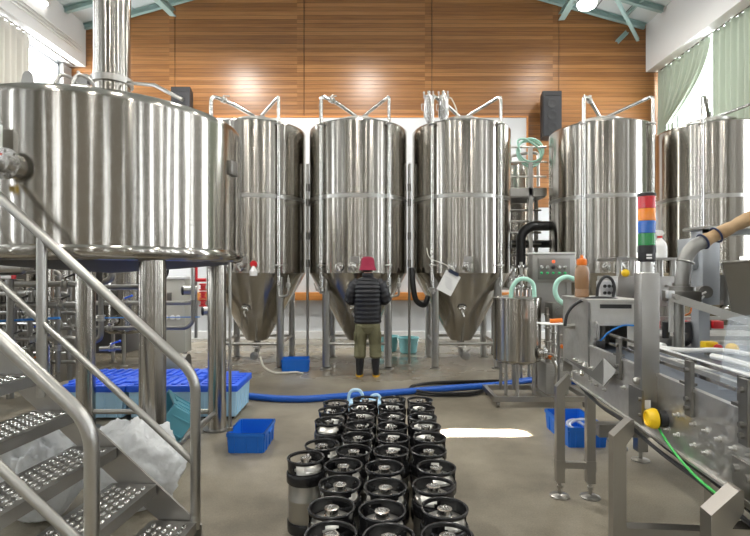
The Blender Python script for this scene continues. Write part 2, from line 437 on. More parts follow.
# lamp fixture on left beam
t = thing('strip_light', 'white strip light glowing on the left beam near the conduits', 'light', (XL + .06, 9.75, 6.95))
b = MB(); b.b2((-.05, -.35, -.02), (.03, .35, .05), .01); b.build('housing', WHITE, t)
b = MB(); b.cyl((0, -.32, -.045), (0, .32, -.045), .02); b.build('tube', GLOW, t)
# wall speakers
def speaker(px, py, label):
    c = at(px, py, 11.15)
    t = thing('wall_speaker', label, 'speaker', c, 0, 'black speakers on the wood wall')
    b = MB(); h = .5
    b.sheet([(-.20, -.16, -h), (.20, -.16, -h), (.14, .22, -h), (-.14, .22, -h)], .001)
    b = MB(); v = []
    for z in (-h, h):
        v.append([b.bm.verts.new((x, y, z)) for x, y in ((-.21, -.17), (.21, -.17), (.14, .2), (-.14, .2))])
    b.skin(v); b.build('cabinet', mat('speaker_black', (.016, .016, .018), .6), t)
    b = MB(); b.b2((-.19, -.182, -h + .03), (.19, -.171, h - .12)); b.build('grille', mat('speaker_grille', (.025, .025, .028), .7), t)
    for z in (.22, -.04, -.3):
        b = MB(); b.lathe([(.105, 0), (.11, .012), (.085, .014), (.04, .004), (.0, .008)], (0, -.182, z), 24, True, (0, -1, 0)); b.build('cone', BLACK, t)
    b = MB(); b.b2((-.17, -.178, h - .10), (.17, -.168, h - .03)); b.build('horn', DARK, t)
    b = MB(); b.b2((-.05, .19, -.1), (.05, .33, .1)); b.build('bracket', BLACK, t)
speaker(549.5, 116, 'tall black wall speaker on the wood wall right of the centre')
speaker(183.5, 112, 'tall black wall speaker peeking over the kettle rim')
# high bay lamp
p = at(587, 5, 10)
t = thing('high_bay_lamp', 'round glowing high bay lamp hanging under the teal roof steel', 'lamp', p)
b = MB(); b.cyl((0, 0, .2), (0, 0, roofz(p.x) - p.z - .15), .012); b.build('stem', GREENST, t)
b = MB(); b.lathe([(.05, .24), (.09, .2), (.20, .06), (.205, .03), (.19, .03), (.08, .18)], (0, 0, 0), 32); b.build('shade', CASTAL, t)
b = MB(); b.lathe([(.19, .03), (.17, -.03), (.10, -.075), (0, -.09)], (0, 0, 0), 32); b.build('lens', GLOW, t)

# ------------------------------------------------------------------ lights
def area(name, loc, rot, size, power, color=(1, .96, .9), sy=None, shape='DISK', spread=None):
    l = bpy.data.lights.new(name, 'AREA'); l.shape = shape; l.size = size
    if sy: l.shape = 'RECTANGLE'; l.size_y = sy
    l.energy = power; l.color = color
    if spread is not None: l.spread = spread
    o = bpy.data.objects.new(name, l); COL.objects.link(o); o.location = loc; o.rotation_euler = rot
    return o
for x in (-3.6, -.3, 4.18):
    for y in (9.3, 5.2, 1.0, -3.2):
        area('ceiling_lamp_light', (x, y, 6.7), (0, 0, 0), .4, 75 if y < 9 else {-3.6: 200, -.3: 140, 4.18: 60}[x])
# a narrow shaft of sun through the gap of the right hand windows
tgt = Vector((1.0, 4.66, 0)); src = Vector((6.3, 4.2, 4.6)); d = (tgt - src)
o = area('sun_shaft', src, d.to_track_quat('-Z', 'Z').to_euler(), .40, 200, (1, .95, .85), sy=.16, spread=math.radians(1.5))
def dense(pts, n):
    pts = [Vector(p) for p in pts]; out = []
    P = [pts[0] * 2 - pts[1]] + pts + [pts[-1] * 2 - pts[-2]]
    for i in range(1, len(P) - 2):
        for k in range(n):
            t = k / n; a, b, c, d = P[i - 1], P[i], P[i + 1], P[i + 2]
            out.append(.5 * (2 * b + (c - a) * t + (2 * a - 5 * b + 4 * c - d) * t * t + (3 * b - a - 3 * c + d) * t ** 3))
    return out + [pts[-1]]
# ------------------------------------------------------------------ fermenting tanks
TR, TZ0, TZ1 = .815, 1.5, 3.86
def butterfly_valve(par, c, d, r=.045, handle=(0, 0, 1), hl=.16, mname=STEEL, hmat=None, name='valve'):
    """clamped valve body on a pipe running along d, with a lever"""
    c, d, h = Vector(c), Vector(d).normalized(), Vector(handle).normalized()
    b = MB()
    b.lathe([(r * .7, -.06), (r * .7, -.035), (r * 1.35, -.03), (r * 1.35, -.018), (r * 1.05, -.015), (r * 1.05, .015), (r * 1.35, .018), (r * 1.35, .03), (r * .7, .035), (r * .7, .06)], c, 20, True, d)
    b.cyl(c, c + h * (r + .04), .012, n=10)
    v = b.build(name, mname, par)
    l = MB(); a = c + h * (r + .03); side = (d * .8 + h * .3).normalized()
    l.tube([a, a + side * hl], .009, 8); l.ball(a + side * hl, .014, 10, 6)
    l.build('lever', hmat or STEEL, v)
    return v
def port(par, c, d, r=.05, name='port'):
    """round clamped fitting with a stub and an elbow valve"""
    c, d = Vector(c), Vector(d).normalized()
    b = MB()
    b.lathe([(r * .8, -.05), (r * .8, .03), (r * 1.35, .03), (r * 1.35, .05), (r, .052), (r * .75, .07), (0, .072)], c, 20, True, d)
    b.torus(c + d * .04, r * 1.3, .008, d, 20, 6)
    o = b.build(name, POLISH, par)
    k = MB(); q = c + d * .07
    k.tube([q, q + d * .05, q + d * .05 + Vector((.03, 0, -.07))], .013, 8, bend=.03); k.build('spout', STEEL, o)
    return o
def make_tank(label, loc):
    t = thing('fermentation_tank', label, 'tank', loc, 0, 'tall conical tanks in a row along the back')
    b = MB()
    b.lathe([(.06, .26), (.06, .37), (.17, .385), (.185, .40), (TR - .015, TZ0 - .02), (TR, TZ0), (TR, TZ1 - .03), (TR - .03, TZ1), (.55, TZ1 + .07), (.38, TZ1 + .10)], n=128)
    b.build('shell', TANK, t, sharp=.3)
    b = MB(); b.lathe([(TR - .002, 2.655), (TR + .0015, 2.66), (TR + .0015, 2.715), (TR - .002, 2.72)], n=96, caps=False); b.build('weld_band', STEEL, t)
    b = MB(); b.lathe([(.39, TZ1 + .10), (.40, TZ1 + .115), (.40, TZ1 + .15), (.36, TZ1 + .17), (.06, TZ1 + .19), (.06, TZ1 + .27), (.0, TZ1 + .272)], n=48); b.build('top_lid', STEEL, t)
    lx, ly = .49, .53
    for sx in (-1, 1):
        for sy in (-1, 1):
            b = MB(); b.cyl((sx * lx, sy * ly, .03), (sx * lx, sy * ly, 1.44), .057, n=24)
            l = b.build('leg', STEEL, t)
            b = MB(); b.lathe([(.09, 0), (.09, .012), (.03, .025), (.03, .06)], (sx * lx, sy * ly, 0), 20); b.build('foot', STEEL, l)
    for z in (.385,):
        for sy in (-1, 1):
            b = MB(); b.cyl((-lx, sy * ly, z), (lx, sy * ly, z), .024, n=12); b.build('brace', STEEL, t)
        for sx in (-1, 1):
            b = MB(); b.cyl((sx * lx, -ly, z), (sx * lx, ly, z), .024, n=12); b.build('brace', STEEL, t)
    # cleaning pipe: up the left of the face, over the top, down the right
    pl, pr = Vector((-.55, -.665, 0)), Vector((.50, -.70, 0))
    b = MB()
    b.tube([pl + Vector((0, 0, 1.22)), pl + Vector((0, 0, 4.235)), (-.44, -.56, 4.235), (-.32, -.42, 4.21), (-.04, -.05, 4.12), (0, 0, 4.05), (0, 0, 3.98)], .030, 12, bend=.09)
    b.build('inlet_pipe', POLISH, t)
    b = MB()
    b.tube([pr + Vector((0, 0, 1.30)), pr + Vector((0, 0, 4.22)), (.44, -.6, 4.21), (.10, -.13, 4.10), (.03, -.04, 4.08)], .026, 12, bend=.07); b.build('outlet_pipe', POLISH, t)
    for z in (1.62, 3.80):
        for p in (pl, pr):
            b = MB(); b.torus(p + Vector((0, 0, z)), .04, .012, (0, 0, 1), 16, 6); b.build('pipe_clamp', STEEL, t)
    butterfly_valve(t, (-.40, -.52, 4.225), (.55, .72, -.1), .036, (0, 0, 1), .10)
    b = MB(); b.cyl((.13, -.18, TZ1 + .12), (.13, -.18, TZ1 + .21), .03, n=12); b.cyl((.13, -.18, TZ1 + .21), (.13, -.18, TZ1 + .22), .04, n=12); b.build('vent', STEEL, t)
    # right lower sampling branch with an upright valve
    b = MB(); b.tube([pr + Vector((0, 0, 1.30)), pr + Vector((0, 0, 1.14)), pr + Vector((.06, 0, 1.14)), pr + Vector((.15, -.01, 1.16)), pr + Vector((.15, -.01, 1.28))], .018, 10, bend=.04)
    b.lathe([(.02, 0), (.036, .02), (.036, .07), (.02, .09), (.02, .15), (.008, .16), (.008, .2)], pr + Vector((.15, -.01, 1.27)), 14); b.build('sample_branch', STEEL, t)
    butterfly_valve(t, pl + Vector((0, 0, 1.24)), (0, 0, 1), .04, (-1, -.3, 0), .1)
    # front ports and small plate
    for x in (-.20, .0):
        y = -math.sqrt(TR * TR - x * x); port(t, (x - .06, y + .005, 1.60), (x * .6, y, 0), .047)
    b = MB(); b.box((-.02, -TR - .006, 1.70), (.13, .012, .10)); b.build('name_plate', PLATE, t)
    port(t, (-.06, -.47, .94), (-.1, -1, -.5), .055, 'cone_port')
    # outlet with valve under the cone
    b = MB(); b.tube([(0, 0, .30), (0, 0, .2), (.0, -.14, .14), (.02, -.26, .15)], .045, 14, bend=.06); b.torus((0, 0, .27), .075, .014, (0, 0, 1), 20, 6); b.build('outlet_bend', STEEL, t)
    butterfly_valve(t, (.03, -.32, .16), (.1, -1, .05), .05, (.3, 0, 1), .14)
    return t
TX = [-2.03, -.33, 1.39, 3.73, 5.56]; TY = 8.4
T2 = make_tank('tall conical steel tank right behind the person in the crimson hat', (TX[1], TY, 0))
dup(T2, (TX[0], TY, 0), 0, 'tall conical steel tank left of the person, partly hidden by the big kettle')
T3 = dup(T2, (TX[2], TY, 0), 0, 'tall conical steel tank with the white card clipped to its cone')
dup(T2, (TX[3], TY, 0), 0, 'tall conical steel tank behind the coloured signal tower')
dup(T2, (TX[4], TY, 0), 0, 'rightmost tall conical steel tank, beneath the green curtains')
# twin hop dosing pots on the third tank
t = thing('hop_doser', 'pair of small conical steel pots on top of the third tank', 'vessel', (TX[2], TY, 0))
for x, z in ((-.585, 3.95), (-.355, 3.95)):
    b = MB(); b.lathe([(.025, -.15), (.025, -.09), (.082, .02), (.082, .31), (.09, .315), (.09, .335), (.08, .345), (.03, .36), (.02, .40), (.03, .405), (.03, .42), (0, .425)], (x, -.5, z), 28); o = b.build('pot', POLISH, t)
    b = MB(); b.tube([(x - .085, -.54, z + .1), (x - .12, -.57, z + .1), (x - .12, -.57, z + .2), (x - .085, -.54, z + .2)], .007, 8, bend=.02); b.build('handle', STEEL, o)
    for a in range(4):
        b = MB(); q = Vector((x + .10 * math.cos(a * PI / 2 + .6), -.5 + .10 * math.sin(a * PI / 2 + .6), z + .30)); b.cyl(q, q + Vector((0, 0, .07)), .010, n=8); b.ball(q + Vector((0, 0, .08)), .018, 10, 6); b.build('clamp_knob', STEEL, o)
b = MB(); b.tube([(-.56, -.42, 3.82), (-.56, -.36, 3.72)], .03, 12); b.tube([(-.355, -.42, 3.82), (-.355, -.36, 3.72)], .03, 12); b.tube([(-.585, -.5, 3.83), (-.585, -.36, 3.78), (-.355, -.36, 3.78), (-.355, -.5, 3.83)], .024, 12, bend=.05); b.build('mount_pipe', STEEL, t)
b = MB(); b.tube([(-.29, -.5, 4.27), (-.24, -.55, 4.25), (-.17, -.60, 4.08), (-.15, -.62, 3.92)], .010, 8, bend=.1); b.build('hose', PALEH, t)
b = MB(); b.tube(dense([at(412, 268, 8.0), at(413, 285, 7.95), at(416, 300, 7.95), at(424, 305, 8.0), at(428, 297, 8.1)], 6), .045, 12); tag(b.build('black_hose', RUBBER), 'thick black hose hanging in the gap left of the white card tank', 'hose')
# card, tag on the tanks
c = at(448.5, 283, 7.42)
t = thing('clipboard_card', 'white card on a dark clip hanging askew on the cone', 'card', c)
b = MB(); b.box((0, 0, 0), (.24, .006, .32), ry=.48, rx=0); b.build('card', PAPER, t)
b = MB(); b.box((.075, -.006, .15), (.16, .02, .05), ry=.48); b.build('clip', mat('navy_clip', (.02, .03, .06), .4), t)
b = MB()
for k in range(6): b.box(Vector((-.0 + .0, -.0045, .07 - .03 * k)).xyz, (.13 - .02 * (k % 3), .001, .006), ry=.48)
b.build('print_lines', mat('grey_print', (.35, .35, .37), .8), t)
b = MB(); b.tube([(.1, 0, .17), (-.05, -.06, .28), (-.30, -.05, .36), (-.32, .03, .52)], .004, 6, bend=.1); b.build('string', PALEH, t)
c = at(253.5, 270, 7.5)
t = thing('hang_tag', 'white bottle shaped tag hanging from the red port on the left tank', 'tag', c)
b = MB(); b.lathe([(0, -.09), (.055, -.085), (.06, -.02), (.03, .03), (.018, .06), (0, .062)], (0, 0, 0), 16); b.build('body', WHITE, t)
b = MB(); b.cyl((0, -.01, .09), (0, .03, .09), .05, n=16); b.build('red_cap', RED, t)

# ------------------------------------------------------------------ catwalk and small tank between tanks three and four
t = thing('catwalk', 'narrow steel catwalk with railing between the third and fourth tanks', 'platform', (2.55, 9.1, 0))
b = MB(); b.b2((-.42, -.3, 2.86), (.42, .5, 3.0)); b.build('deck', STEEL, t)
b = MB()
for k in range(9): b.b2((-.40, -.29 + .09 * k, 2.83), (.40, -.27 + .09 * k, 2.86))
b.build('grating', DULL, t)
for z in (3.72, 3.46, 3.20):
    b = MB(); b.cyl((-.42, -.28, z), (.42, -.28, z), .022 if z > 3.6 else .016, n=10); b.build('rail', STEEL, t)
for x in (.14,):
    b = MB(); b.b2((x - .035, -.30, 0), (x + .035, -.23, 3.74)); b.build('post', STEEL, t)
for x in (-.40, .40):
    b = MB(); b.b2((x - .03, .2, 0), (x + .03, .26, 2.86)); b.build('post', DULL, t)
for k in range(9):
    z = 2.62 - .2 * k
    b = MB(); b.cyl((-.40, -.18, z), (.36, -.18, z), .018, n=8); b.build('rung', DULL, t)
t = thing('buffer_tank', 'small dome topped steel tank on the catwalk between tall tanks', 'tank', (2.72, 10.1, 0))
b = MB(); b.lathe([(.42, 1.2), (.42, 3.5), (.40, 3.6), (.28, 3.68), (.1, 3.72), (0, 3.725)], n=48); b.build('shell', TANK, t)
b = MB(); b.tube([(-.05, -.1, 3.70), (-.05, -.1, 3.84), (.2, -.25, 3.86), (.42, -.3, 3.86), (.42, -.3, 3.2)], .03, 10, bend=.08); b.build('pipe', STEEL, t)
for k in range(3):
    a = 2 * PI * k / 3 + .5; b = MB(); b.cyl((.34 * math.cos(a), .34 * math.sin(a), 0), (.34 * math.cos(a), .34 * math.sin(a), 1.25), .04); b.build('leg', STEEL, t)
b = MB()
for k in range(3):
    c = at(531 - k, 150 + k * 2, 8.85 + .03 * k); b.torus(c, .22 + .01 * k, .018, (.15 * k, -1, .2), 36, 8)
b.tube([at(520, 152, 8.8), at(517, 140, 8.8), at(524, 138, 8.8), at(538, 147, 8.8)], .018, 8, bend=.15)
tag(b.build('coiled_hose', MINT), 'pale mint hose coiled over the catwalk top rail', 'hose')
b = MB(); b.tube([at(548, 226, 8.7), at(530, 226, 8.7), at(521, 234, 8.7), at(521, 268, 8.7)], .085, 16, bend=.22); tag(b.build('insulated_pipe', RUBBER), 'black insulated pipe bending down under the catwalk', 'pipe')
b = MB(); b.tube([at(511, 244, 9.0), at(549, 244, 9.0)], .07, 14); tag(b.build('insulated_pipe', RUBBER), 'black insulated pipe running level under the catwalk', 'pipe')
# risers in the gaps between tanks
for k, (px, lab) in enumerate(((307.6, 'between the first and second tall tanks'), (409.3, 'between the second and third tall tanks'))):
    t = thing('riser_pipe', 'slim steel riser pipe with black joints ' + lab, 'pipe', (at(px, 0, 8.25).x, 8.25, 0), 0, 'risers between the tanks')
    b = MB(); b.cyl((0, 0, .0), (0, 0, 3.3), .022, n=12); b.build('pipe', STEEL, t)
    for z in (1.6, 2.05, 2.6, 2.85):
        b = MB(); b.cyl((0, 0, z), (0, 0, z + .12), .030, n=12); b.build('joint', DULL, t)

# ------------------------------------------------------------------ big kettle at left
KC = Vector((-2.18, 4.10, 0)); KR = 1.025
t = thing('brew_kettle', 'huge round steel kettle on thick legs filling the upper left', 'kettle', KC)
KT = t
b = MB()
b.lathe([(KR - .05, 1.583), (KR - .015, 1.592), (KR + .008, 1.612), (KR + .013, 1.64), (KR + .010, 1.668), (KR, 1.678), (KR, 1.70), (KR, 2.62), (KR, 2.635), (KR - .006, 2.658), (KR - .02, 2.678), (KR - .04, 2.688), (KR - .05, 2.691), (.7, 2.78), (.16, 2.90)], n=160)
b.build('shell', KETTLE, t, sharp=.75)
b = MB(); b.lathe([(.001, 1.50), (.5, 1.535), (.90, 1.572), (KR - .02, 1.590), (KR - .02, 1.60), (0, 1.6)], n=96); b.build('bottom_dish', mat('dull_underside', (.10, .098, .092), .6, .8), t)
b = MB(); b.lathe([(.138, 2.80), (.138, 7.9)], n=48, caps=False); b.build('flue_stack', KETTLE, t)
b = MB(); b.lathe([(.14, 3.03), (.16, 3.035), (.16, 3.085), (.14, 3.09)], n=48); b.box((-.2, -.06, 3.06), (.09, .05, .08)); b.cyl((-.24, -.06, 3.06), (-.24, -.06, 3.13), .012); b.build('stack_clamp', STEEL, t)
b = MB(); b.tube([(.17, -.08, 3.03), (.55, -.45, 2.87), (.78, -.52, 2.74)], .014, 8); b.build('stay_rod', STEEL, t)
for x, y, r in ((.625, -.65, .088), (.635, .70, .085), (-.625, .70, .085), (-.625, -.65, .088)):
    b = MB(); b.cyl((x, y, .02), (x, y, 1.60), r, n=32); l = b.build('leg', KETTLE, t)
    b = MB(); b.lathe([(.13, 0), (.13, .015), (.09, .02)], (x, y, 0), 24); b.build('foot', DULL, l)
for p0, p1 in (((.63, -.65, .17), (.63, .7, .17)), ((-.625, .7, .17), (.63, .7, .17)), ((-.625, -.65, .17), (-.625, .7, .17))):
    b = MB(); b.cyl(p0, p1, .024, n=12); b.build('brace', STEEL, t)
b = MB(); b.sheet([(-.045, 0, -.02), (.045, 0, -.02), (.03, 0, .05), (.014, 0, .07), (-.014, 0, .07), (-.03, 0, .05)], .014)
b.bm.transform(Matrix.Translation((-.06, -.90, 2.72))); b.torus((-.06, -.90, 2.76), .014, .006, (0, 1, 0), 16, 6); b.build('lifting_lug', PLATE, t)
for dx in (.12, .23):
    b = MB(); b.tube([(dx - .04, -.85, 2.73), (dx - .02, -.83, 2.80), (dx + .04, -.81, 2.79), (dx + .07, -.79, 2.74)], .012, 8, bend=.03); b.build('hatch_hinge', STEEL, t)
# nameplate box, drain rod, tapping valve on the left
a = math.atan2(-.28, .985); q = Vector((KR * math.cos(-.12), KR * math.sin(-.12), 2.33))
b = MB(); b.box(q + Vector((.01, -.006, 0)), (.03, .11, .11), rz=-.12, bev=.004); b.build('name_plate', DULL, t)
pr_ = at(230, 300, 4.12) - KC
b = MB(); b.cyl((pr_.x, pr_.y, .23), (pr_.x, pr_.y, 1.60), .0125, n=10); b.lathe([(.012, 0), (.026, .003), (.026, .03), (.012, .035)], (pr_.x, pr_.y, .2), 12); b.build('drain_rod', STEEL, t)
q = at(10, 165, 3.05) - KC
b = MB(); b.lathe([(.075, -.03), (.075, .03), (.095, .032), (.095, .05), (.06, .052), (.06, .09), (.0, .092)], q, 28, True, (0, -1, 0))
for k in range(8): b.bolt(q + Vector((.078 * math.cos(k * PI / 4), -.052, .078 * math.sin(k * PI / 4))), .009, (0, -1, 0))
v = b.build('tapping_flange', POLISH, t)
b = MB(); b.tube([q + Vector((-.02, -.09, 0)), q + Vector((-.02, -.15, 0)), q + Vector((-.05, -.15, -.1))], .022, 12, bend=.04); b.build('tap', POLISH, v)
b = MB(); b.b2(q + Vector((-.16, -.06, .07)), q + Vector((-.035, -.01, .24)), .006); b.build('control_box', WHITE, t)
b = MB(); b.tube([q + Vector((-.12, -.08, .05)), q + Vector((.02, -.08, .045))], .012, 10); b.build('red_lever', RED, t)
b = MB(); b.b2(q + Vector((-.12, -.1, -.15)), q + Vector((-.06, -.05, -.1)), .01); b.build('yellow_tag', YELLOW, t)

t = thing('mash_vessel', 'second round steel vessel at the far left edge behind the big kettle', 'kettle', (-4.55, 5.35, 0))
b = MB(); b.lathe([(.92, 1.60), (.958, 1.615), (.96, 1.66), (.95, 1.67), (.95, 2.75), (.9, 2.85), (.3, 2.95), (0, 2.97)], n=128); b.build('shell', KETTLE, t, sharp=.7)
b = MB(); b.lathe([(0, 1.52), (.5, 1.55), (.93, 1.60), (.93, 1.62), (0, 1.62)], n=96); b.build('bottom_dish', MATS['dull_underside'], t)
for x, y in ((.6, -.6), (.6, .6), (-.6, .6), (-.6, -.6)):
    b = MB(); b.cyl((x, y, .02), (x, y, 1.62), .08, n=28); l = b.build('leg', KETTLE, t)
    b = MB(); b.lathe([(.12, 0), (.12, .015), (.08, .02)], (x, y, 0), 24); b.build('foot', DULL, l)
b = MB(); b.cyl((-.6, -.6, .3), (.6, -.6, .3), .024, n=12); b.build('brace', STEEL, t)
b = MB(); b.cyl((.6, -.6, .3), (.6, .6, .3), .024, n=12); b.build('brace', STEEL, t)

# ------------------------------------------------------------------ steel stairs
t = thing('steel_stairs', 'steel stair flight with studded treads and tube handrails at lower left', 'stairs', (-1.0, 2.78, 0), PI - .07)
# local x climbs to the left, local y comes towards the camera
RUN, RISE, Z0, WID = .230, .2, .125, .90
for k in range(9):
    x0, z = RUN * k, Z0 + RISE * k
    b = MB(); b.b2((x0, .02, z - .058), (x0 + .008, WID - .02, z - .004))
    b.b2((x0, .02, z - .008), (x0 + .26, WID - .02, z)); b.b2((x0 + .252, .02, z - .058), (x0 + .26, WID - .02, z - .004))
    b.b2((x0 + .003, .014, z - .058), (x0 + .257, .02, z)); b.b2((x0 + .003, WID - .02, z - .058), (x0 + .257, WID - .014, z))
    tr = b.build('tread', PLATE, t)
    b = MB()
    for i in range(5):
        for j in range(15):
            b.ball((x0 + .045 + i * .043, .07 + j * .053 + (i % 2) * .026, z), (.014, .019, .009), 8, 6)
    tr2 = b.build('tread_studs', POLISH, tr)
L_ = 9
for y in (0.0, WID):
    b = MB(); e = .012
    xa, xb_ = -.02, RUN * L_
    b.sheet([(xa, y, 0.0), (xa + .10, y, 0.0), (xb_ + .02, y, RISE * L_ - .10), (xb_ + .02, y, RISE * L_ + .13), (xa, y, .10)], .014)
    b.build('stringer', PLATE, t)
    r = .0275; yo = y
    sl = RISE / RUN
    xt = RUN * L_
    b = MB(); b.tube([(.015, yo, .08), (.015, yo, .93), (xt, yo, .93 + (xt - .015) * sl)], r, 20, bend=.10); b.build('handrail', STEEL, t)
    b = MB(); b.tube([(.015, yo, .44), (xt, yo, .44 + (xt - .015) * sl)], .019, 14); b.build('mid_rail', STEEL, t)
    for xp in (.915, 1.8):
        b = MB(); b.cyl((xp, yo, xp * sl), (xp, yo, .90 + xp * sl), r, n=18); b.build('post', STEEL, t)

# ------------------------------------------------------------------ plastic bags by the stairs
def bag(c, r, seed, label):
    b = MB(); rnd = random.Random(seed)
    bmesh.ops.create_icosphere(b.bm, subdivisions=5, radius=1)
    from mathutils import noise
    for v in b.bm.verts:
        n = v.co.normalized(); p = n * 2.3 + Vector((seed, 0, 0))
        k = 1 + .20 * noise.noise(p) + .13 * abs(noise.noise(p * 2.7)) + .06 * abs(noise.noise(p * 6.0))
        v.co = Vector((n.x * r[0] * k, n.y * r[1] * k, max(-.0, (n.z * .5 + .45)) * r[2] * 1.05 * k))
    b.bm.transform(Matrix.Translation(c))
    return tag(b.build('plastic_bag', BAG, sharp=3), label, 'bag')
bag((-1.56, 3.16, 0.02), (.30, .16, .50), 3, 'crumpled translucent plastic bag behind the lowest stair treads')
bag((-2.05, 3.03, 0.02), (.24, .15, .58), 8, 'crumpled translucent plastic bag seen through the upper stair treads')

# ------------------------------------------------------------------ blue lidded totes
def make_tote(label, loc, rz):
    t = thing('storage_tote', label, 'storage box', loc, rz, 'pale blue totes with blue lids under the kettle')
    W, D, H = .64, .40, .33
    b = MB()
    def shell(b, w0, d0, w1, d1, z0, z1, th):
        q = [[b.bm.verts.new((sx * w / 2, sy * d / 2, z)) for sx, sy in ((-1, -1), (1, -1), (1, 1), (-1, 1))] for w, d, z in
             ((w0, d0, z0), (w1, d1, z1), (w1 - th, d1 - th, z1), (w0 - th, d0 - th, z0 + th))]
        for a, c in zip(q, q[1:]):
            for k in range(4): b.bm.faces.new((a[k], a[(k + 1) % 4], c[(k + 1) % 4], c[k]))
        b.bm.faces.new(list(reversed(q[0]))); b.bm.faces.new(q[-1])
    shell(b, W * .9, D * .9, W * .97, D * .97, .035, H, .012)
    for k in range(5):
        x = -W * .36 + W * .18 * k
        for s in (-1, 1): b.box((x, s * D * .468, .18), (.012, .014, .27))
    for k in range(4):
        y = -D * .33 + D * .22 * k
        for s in (-1, 1): b.box((s * W * .468, y, .18), (.014, .012, .27))
    b.box((0, 0, H - .02), (W * 1.0, D * 1.0, .018)); b.build('box', BLUEP, t)
    b = MB(); b.b2((-W / 2 - .012, -D / 2 - .012, H - .035), (W / 2 + .012, D / 2 + .012, H + .032), .01)
    for k in range(6): b.b2((-W / 2 + .05 + k * .095, -D / 2 + .03, H + .03), (-W / 2 + .10 + k * .095, D / 2 - .03, H + .046), .006)
    b.b2((-W / 2 - .012, -.07, H - .03), (-W / 2 + .06, .07, H + .05), .006); b.b2((W / 2 - .06, -.07, H - .03), (W / 2 + .012, .07, H + .05), .006)
    b.build('lid', BLUEL, t)
    for sx in (-1, 1):
        for sy in (-1, 1):
            b = MB(); c = (sx * W * .36, sy * D * .34, .022); b.cyl((c[0] - .012, c[1], c[2]), (c[0] + .012, c[1], c[2]), .022, n=14); b.build('caster', BLACK, t)
    return t
TO = make_tote('pale blue tote with blue lid, end-on at the right of the kettle legs', (-1.645, 5.39, 0), PI / 2 + .03)
dup(TO, (-2.22, 5.26, 0), .02, 'pale blue tote with blue lid directly behind the thick front kettle leg')
dup(TO, (-2.88, 5.25, 0), -.02, 'pale blue tote with blue lid leftmost in the front row')
dup(TO, (-2.26, 5.72, 0), .02, 'pale blue tote with blue lid in the back row, middle')
dup(TO, (-2.95, 5.71, 0), 0, 'pale blue tote with blue lid in the back row, left')

# ------------------------------------------------------------------ open blue crates and tub
def make_crate(name, label, loc, rz, size, m=BLUEC, group='open blue crates on the floor'):
    t = thing(name, label, 'crate', loc, rz, group)
    W, D, H = size
    b = MB(); q = []
    for w, d, z in ((W * .92, D * .92, .0), (W * .97, D * .97, H - .03), (W, D, H - .03), (W, D, H), (W - .03, D - .03, H), (W * .92 - .02, D * .92 - .02, .012)):
        q.append([b.bm.verts.new((sx * w / 2, sy * d / 2, z)) for sx, sy in ((-1, -1), (1, -1), (1, 1), (-1, 1))])
    for a, c in zip(q, q[1:]):
        for k in range(4): b.bm.faces.new((a[k], a[(k + 1) % 4], c[(k + 1) % 4], c[k]))
    b.bm.faces.new(list(reversed(q[0]))); b.bm.faces.new(q[-1])
    es = [e for e in b.bm.edges if abs(e.verts[0].co.z - e.verts[1].co.z) > .02]
    bmesh.ops.bevel(b.bm, geom=es, offset=.012, segments=3, affect='EDGES')
    for s in (-1, 1):
        for k in (-1, 0, 1): b.box((k * W * .3, s * (D * .475), H * .42), (.010, .014, H * .75)); b.box((s * (W * .475), k * D * .3, H * .42), (.014, .010, H * .75))
    b.build('box', m, t)
    for s in (-1, 1):
        b = MB(); b.box((s * (W * .5 + .002), 0, H - .04), (.012, .12, .022), bev=.003); b.build('grip', m, t)
    return t
make_crate('plastic_crate', 'open blue crate on the floor in front of the pale blue totes', (-1.10, 4.36, 0), .0, (.325, .43, .168))
make_crate('plastic_crate', 'small open blue crate between the left tank legs and the person', (-1.27, 7.72, 0), .10, (.42, .33, .185))
make_crate('plastic_crate', 'open blue crate under the conveyor behind the steel leg pair', (1.80, 4.58, 0), .0, (.35, .62, .176))
b = MB(); b.tube([(1.68, 4.40, .10), (1.74, 4.62, .13), (1.86, 4.72, .12), (1.90, 4.5, .1), (1.78, 4.42, .09), (1.72, 4.55, .12), (1.84, 4.62, .15), (1.93, 4.42, .2), (2.0, 4.25, .02), (2.1, 4.2, .02)], .014, 8, bend=.09)
tag(b.build('clear_hose', mat('clear_hose_plastic', (.7, .74, .78), .2, trans=.5)), 'clear hose curled inside the blue crate under the conveyor', 'hose')
# tilted teal tub leaning on the kettle leg
t = make_crate('plastic_tub', 'teal ribbed tub tipped on its side against the kettle leg', (-1.64, 4.12, .205), 0, (.42, .36, .22), TEALC, None)
t.rotation_euler = (.20, -.95, .35)

# ------------------------------------------------------------------ buckets at the back
def make_bucket(label, loc):
    t = thing('bucket', label, 'bucket', loc, 0, 'aqua buckets at the back')
    b = MB(); b.lathe([(.13, 0), (.155, .02), (.19, .27), (.205, .275), (.205, .295), (.185, .295), (.15, .03), (0, .02)], n=36); b.build('pail', AQUA, t)
    b = MB(); b.tube([(-.2, 0, .27), (-.17, -.08, .20), (0, -.2, .17), (.17, -.08, .20), (.2, 0, .27)], .005, 6, bend=.08); b.build('handle', STEEL, t)
    return t
B_ = make_bucket('aqua bucket on the wet floor right of the person', (.57, 9.4, 0))
dup(B_, (.20, 9.6, 0), 0, 'aqua bucket half hidden behind the tank leg beside the person')

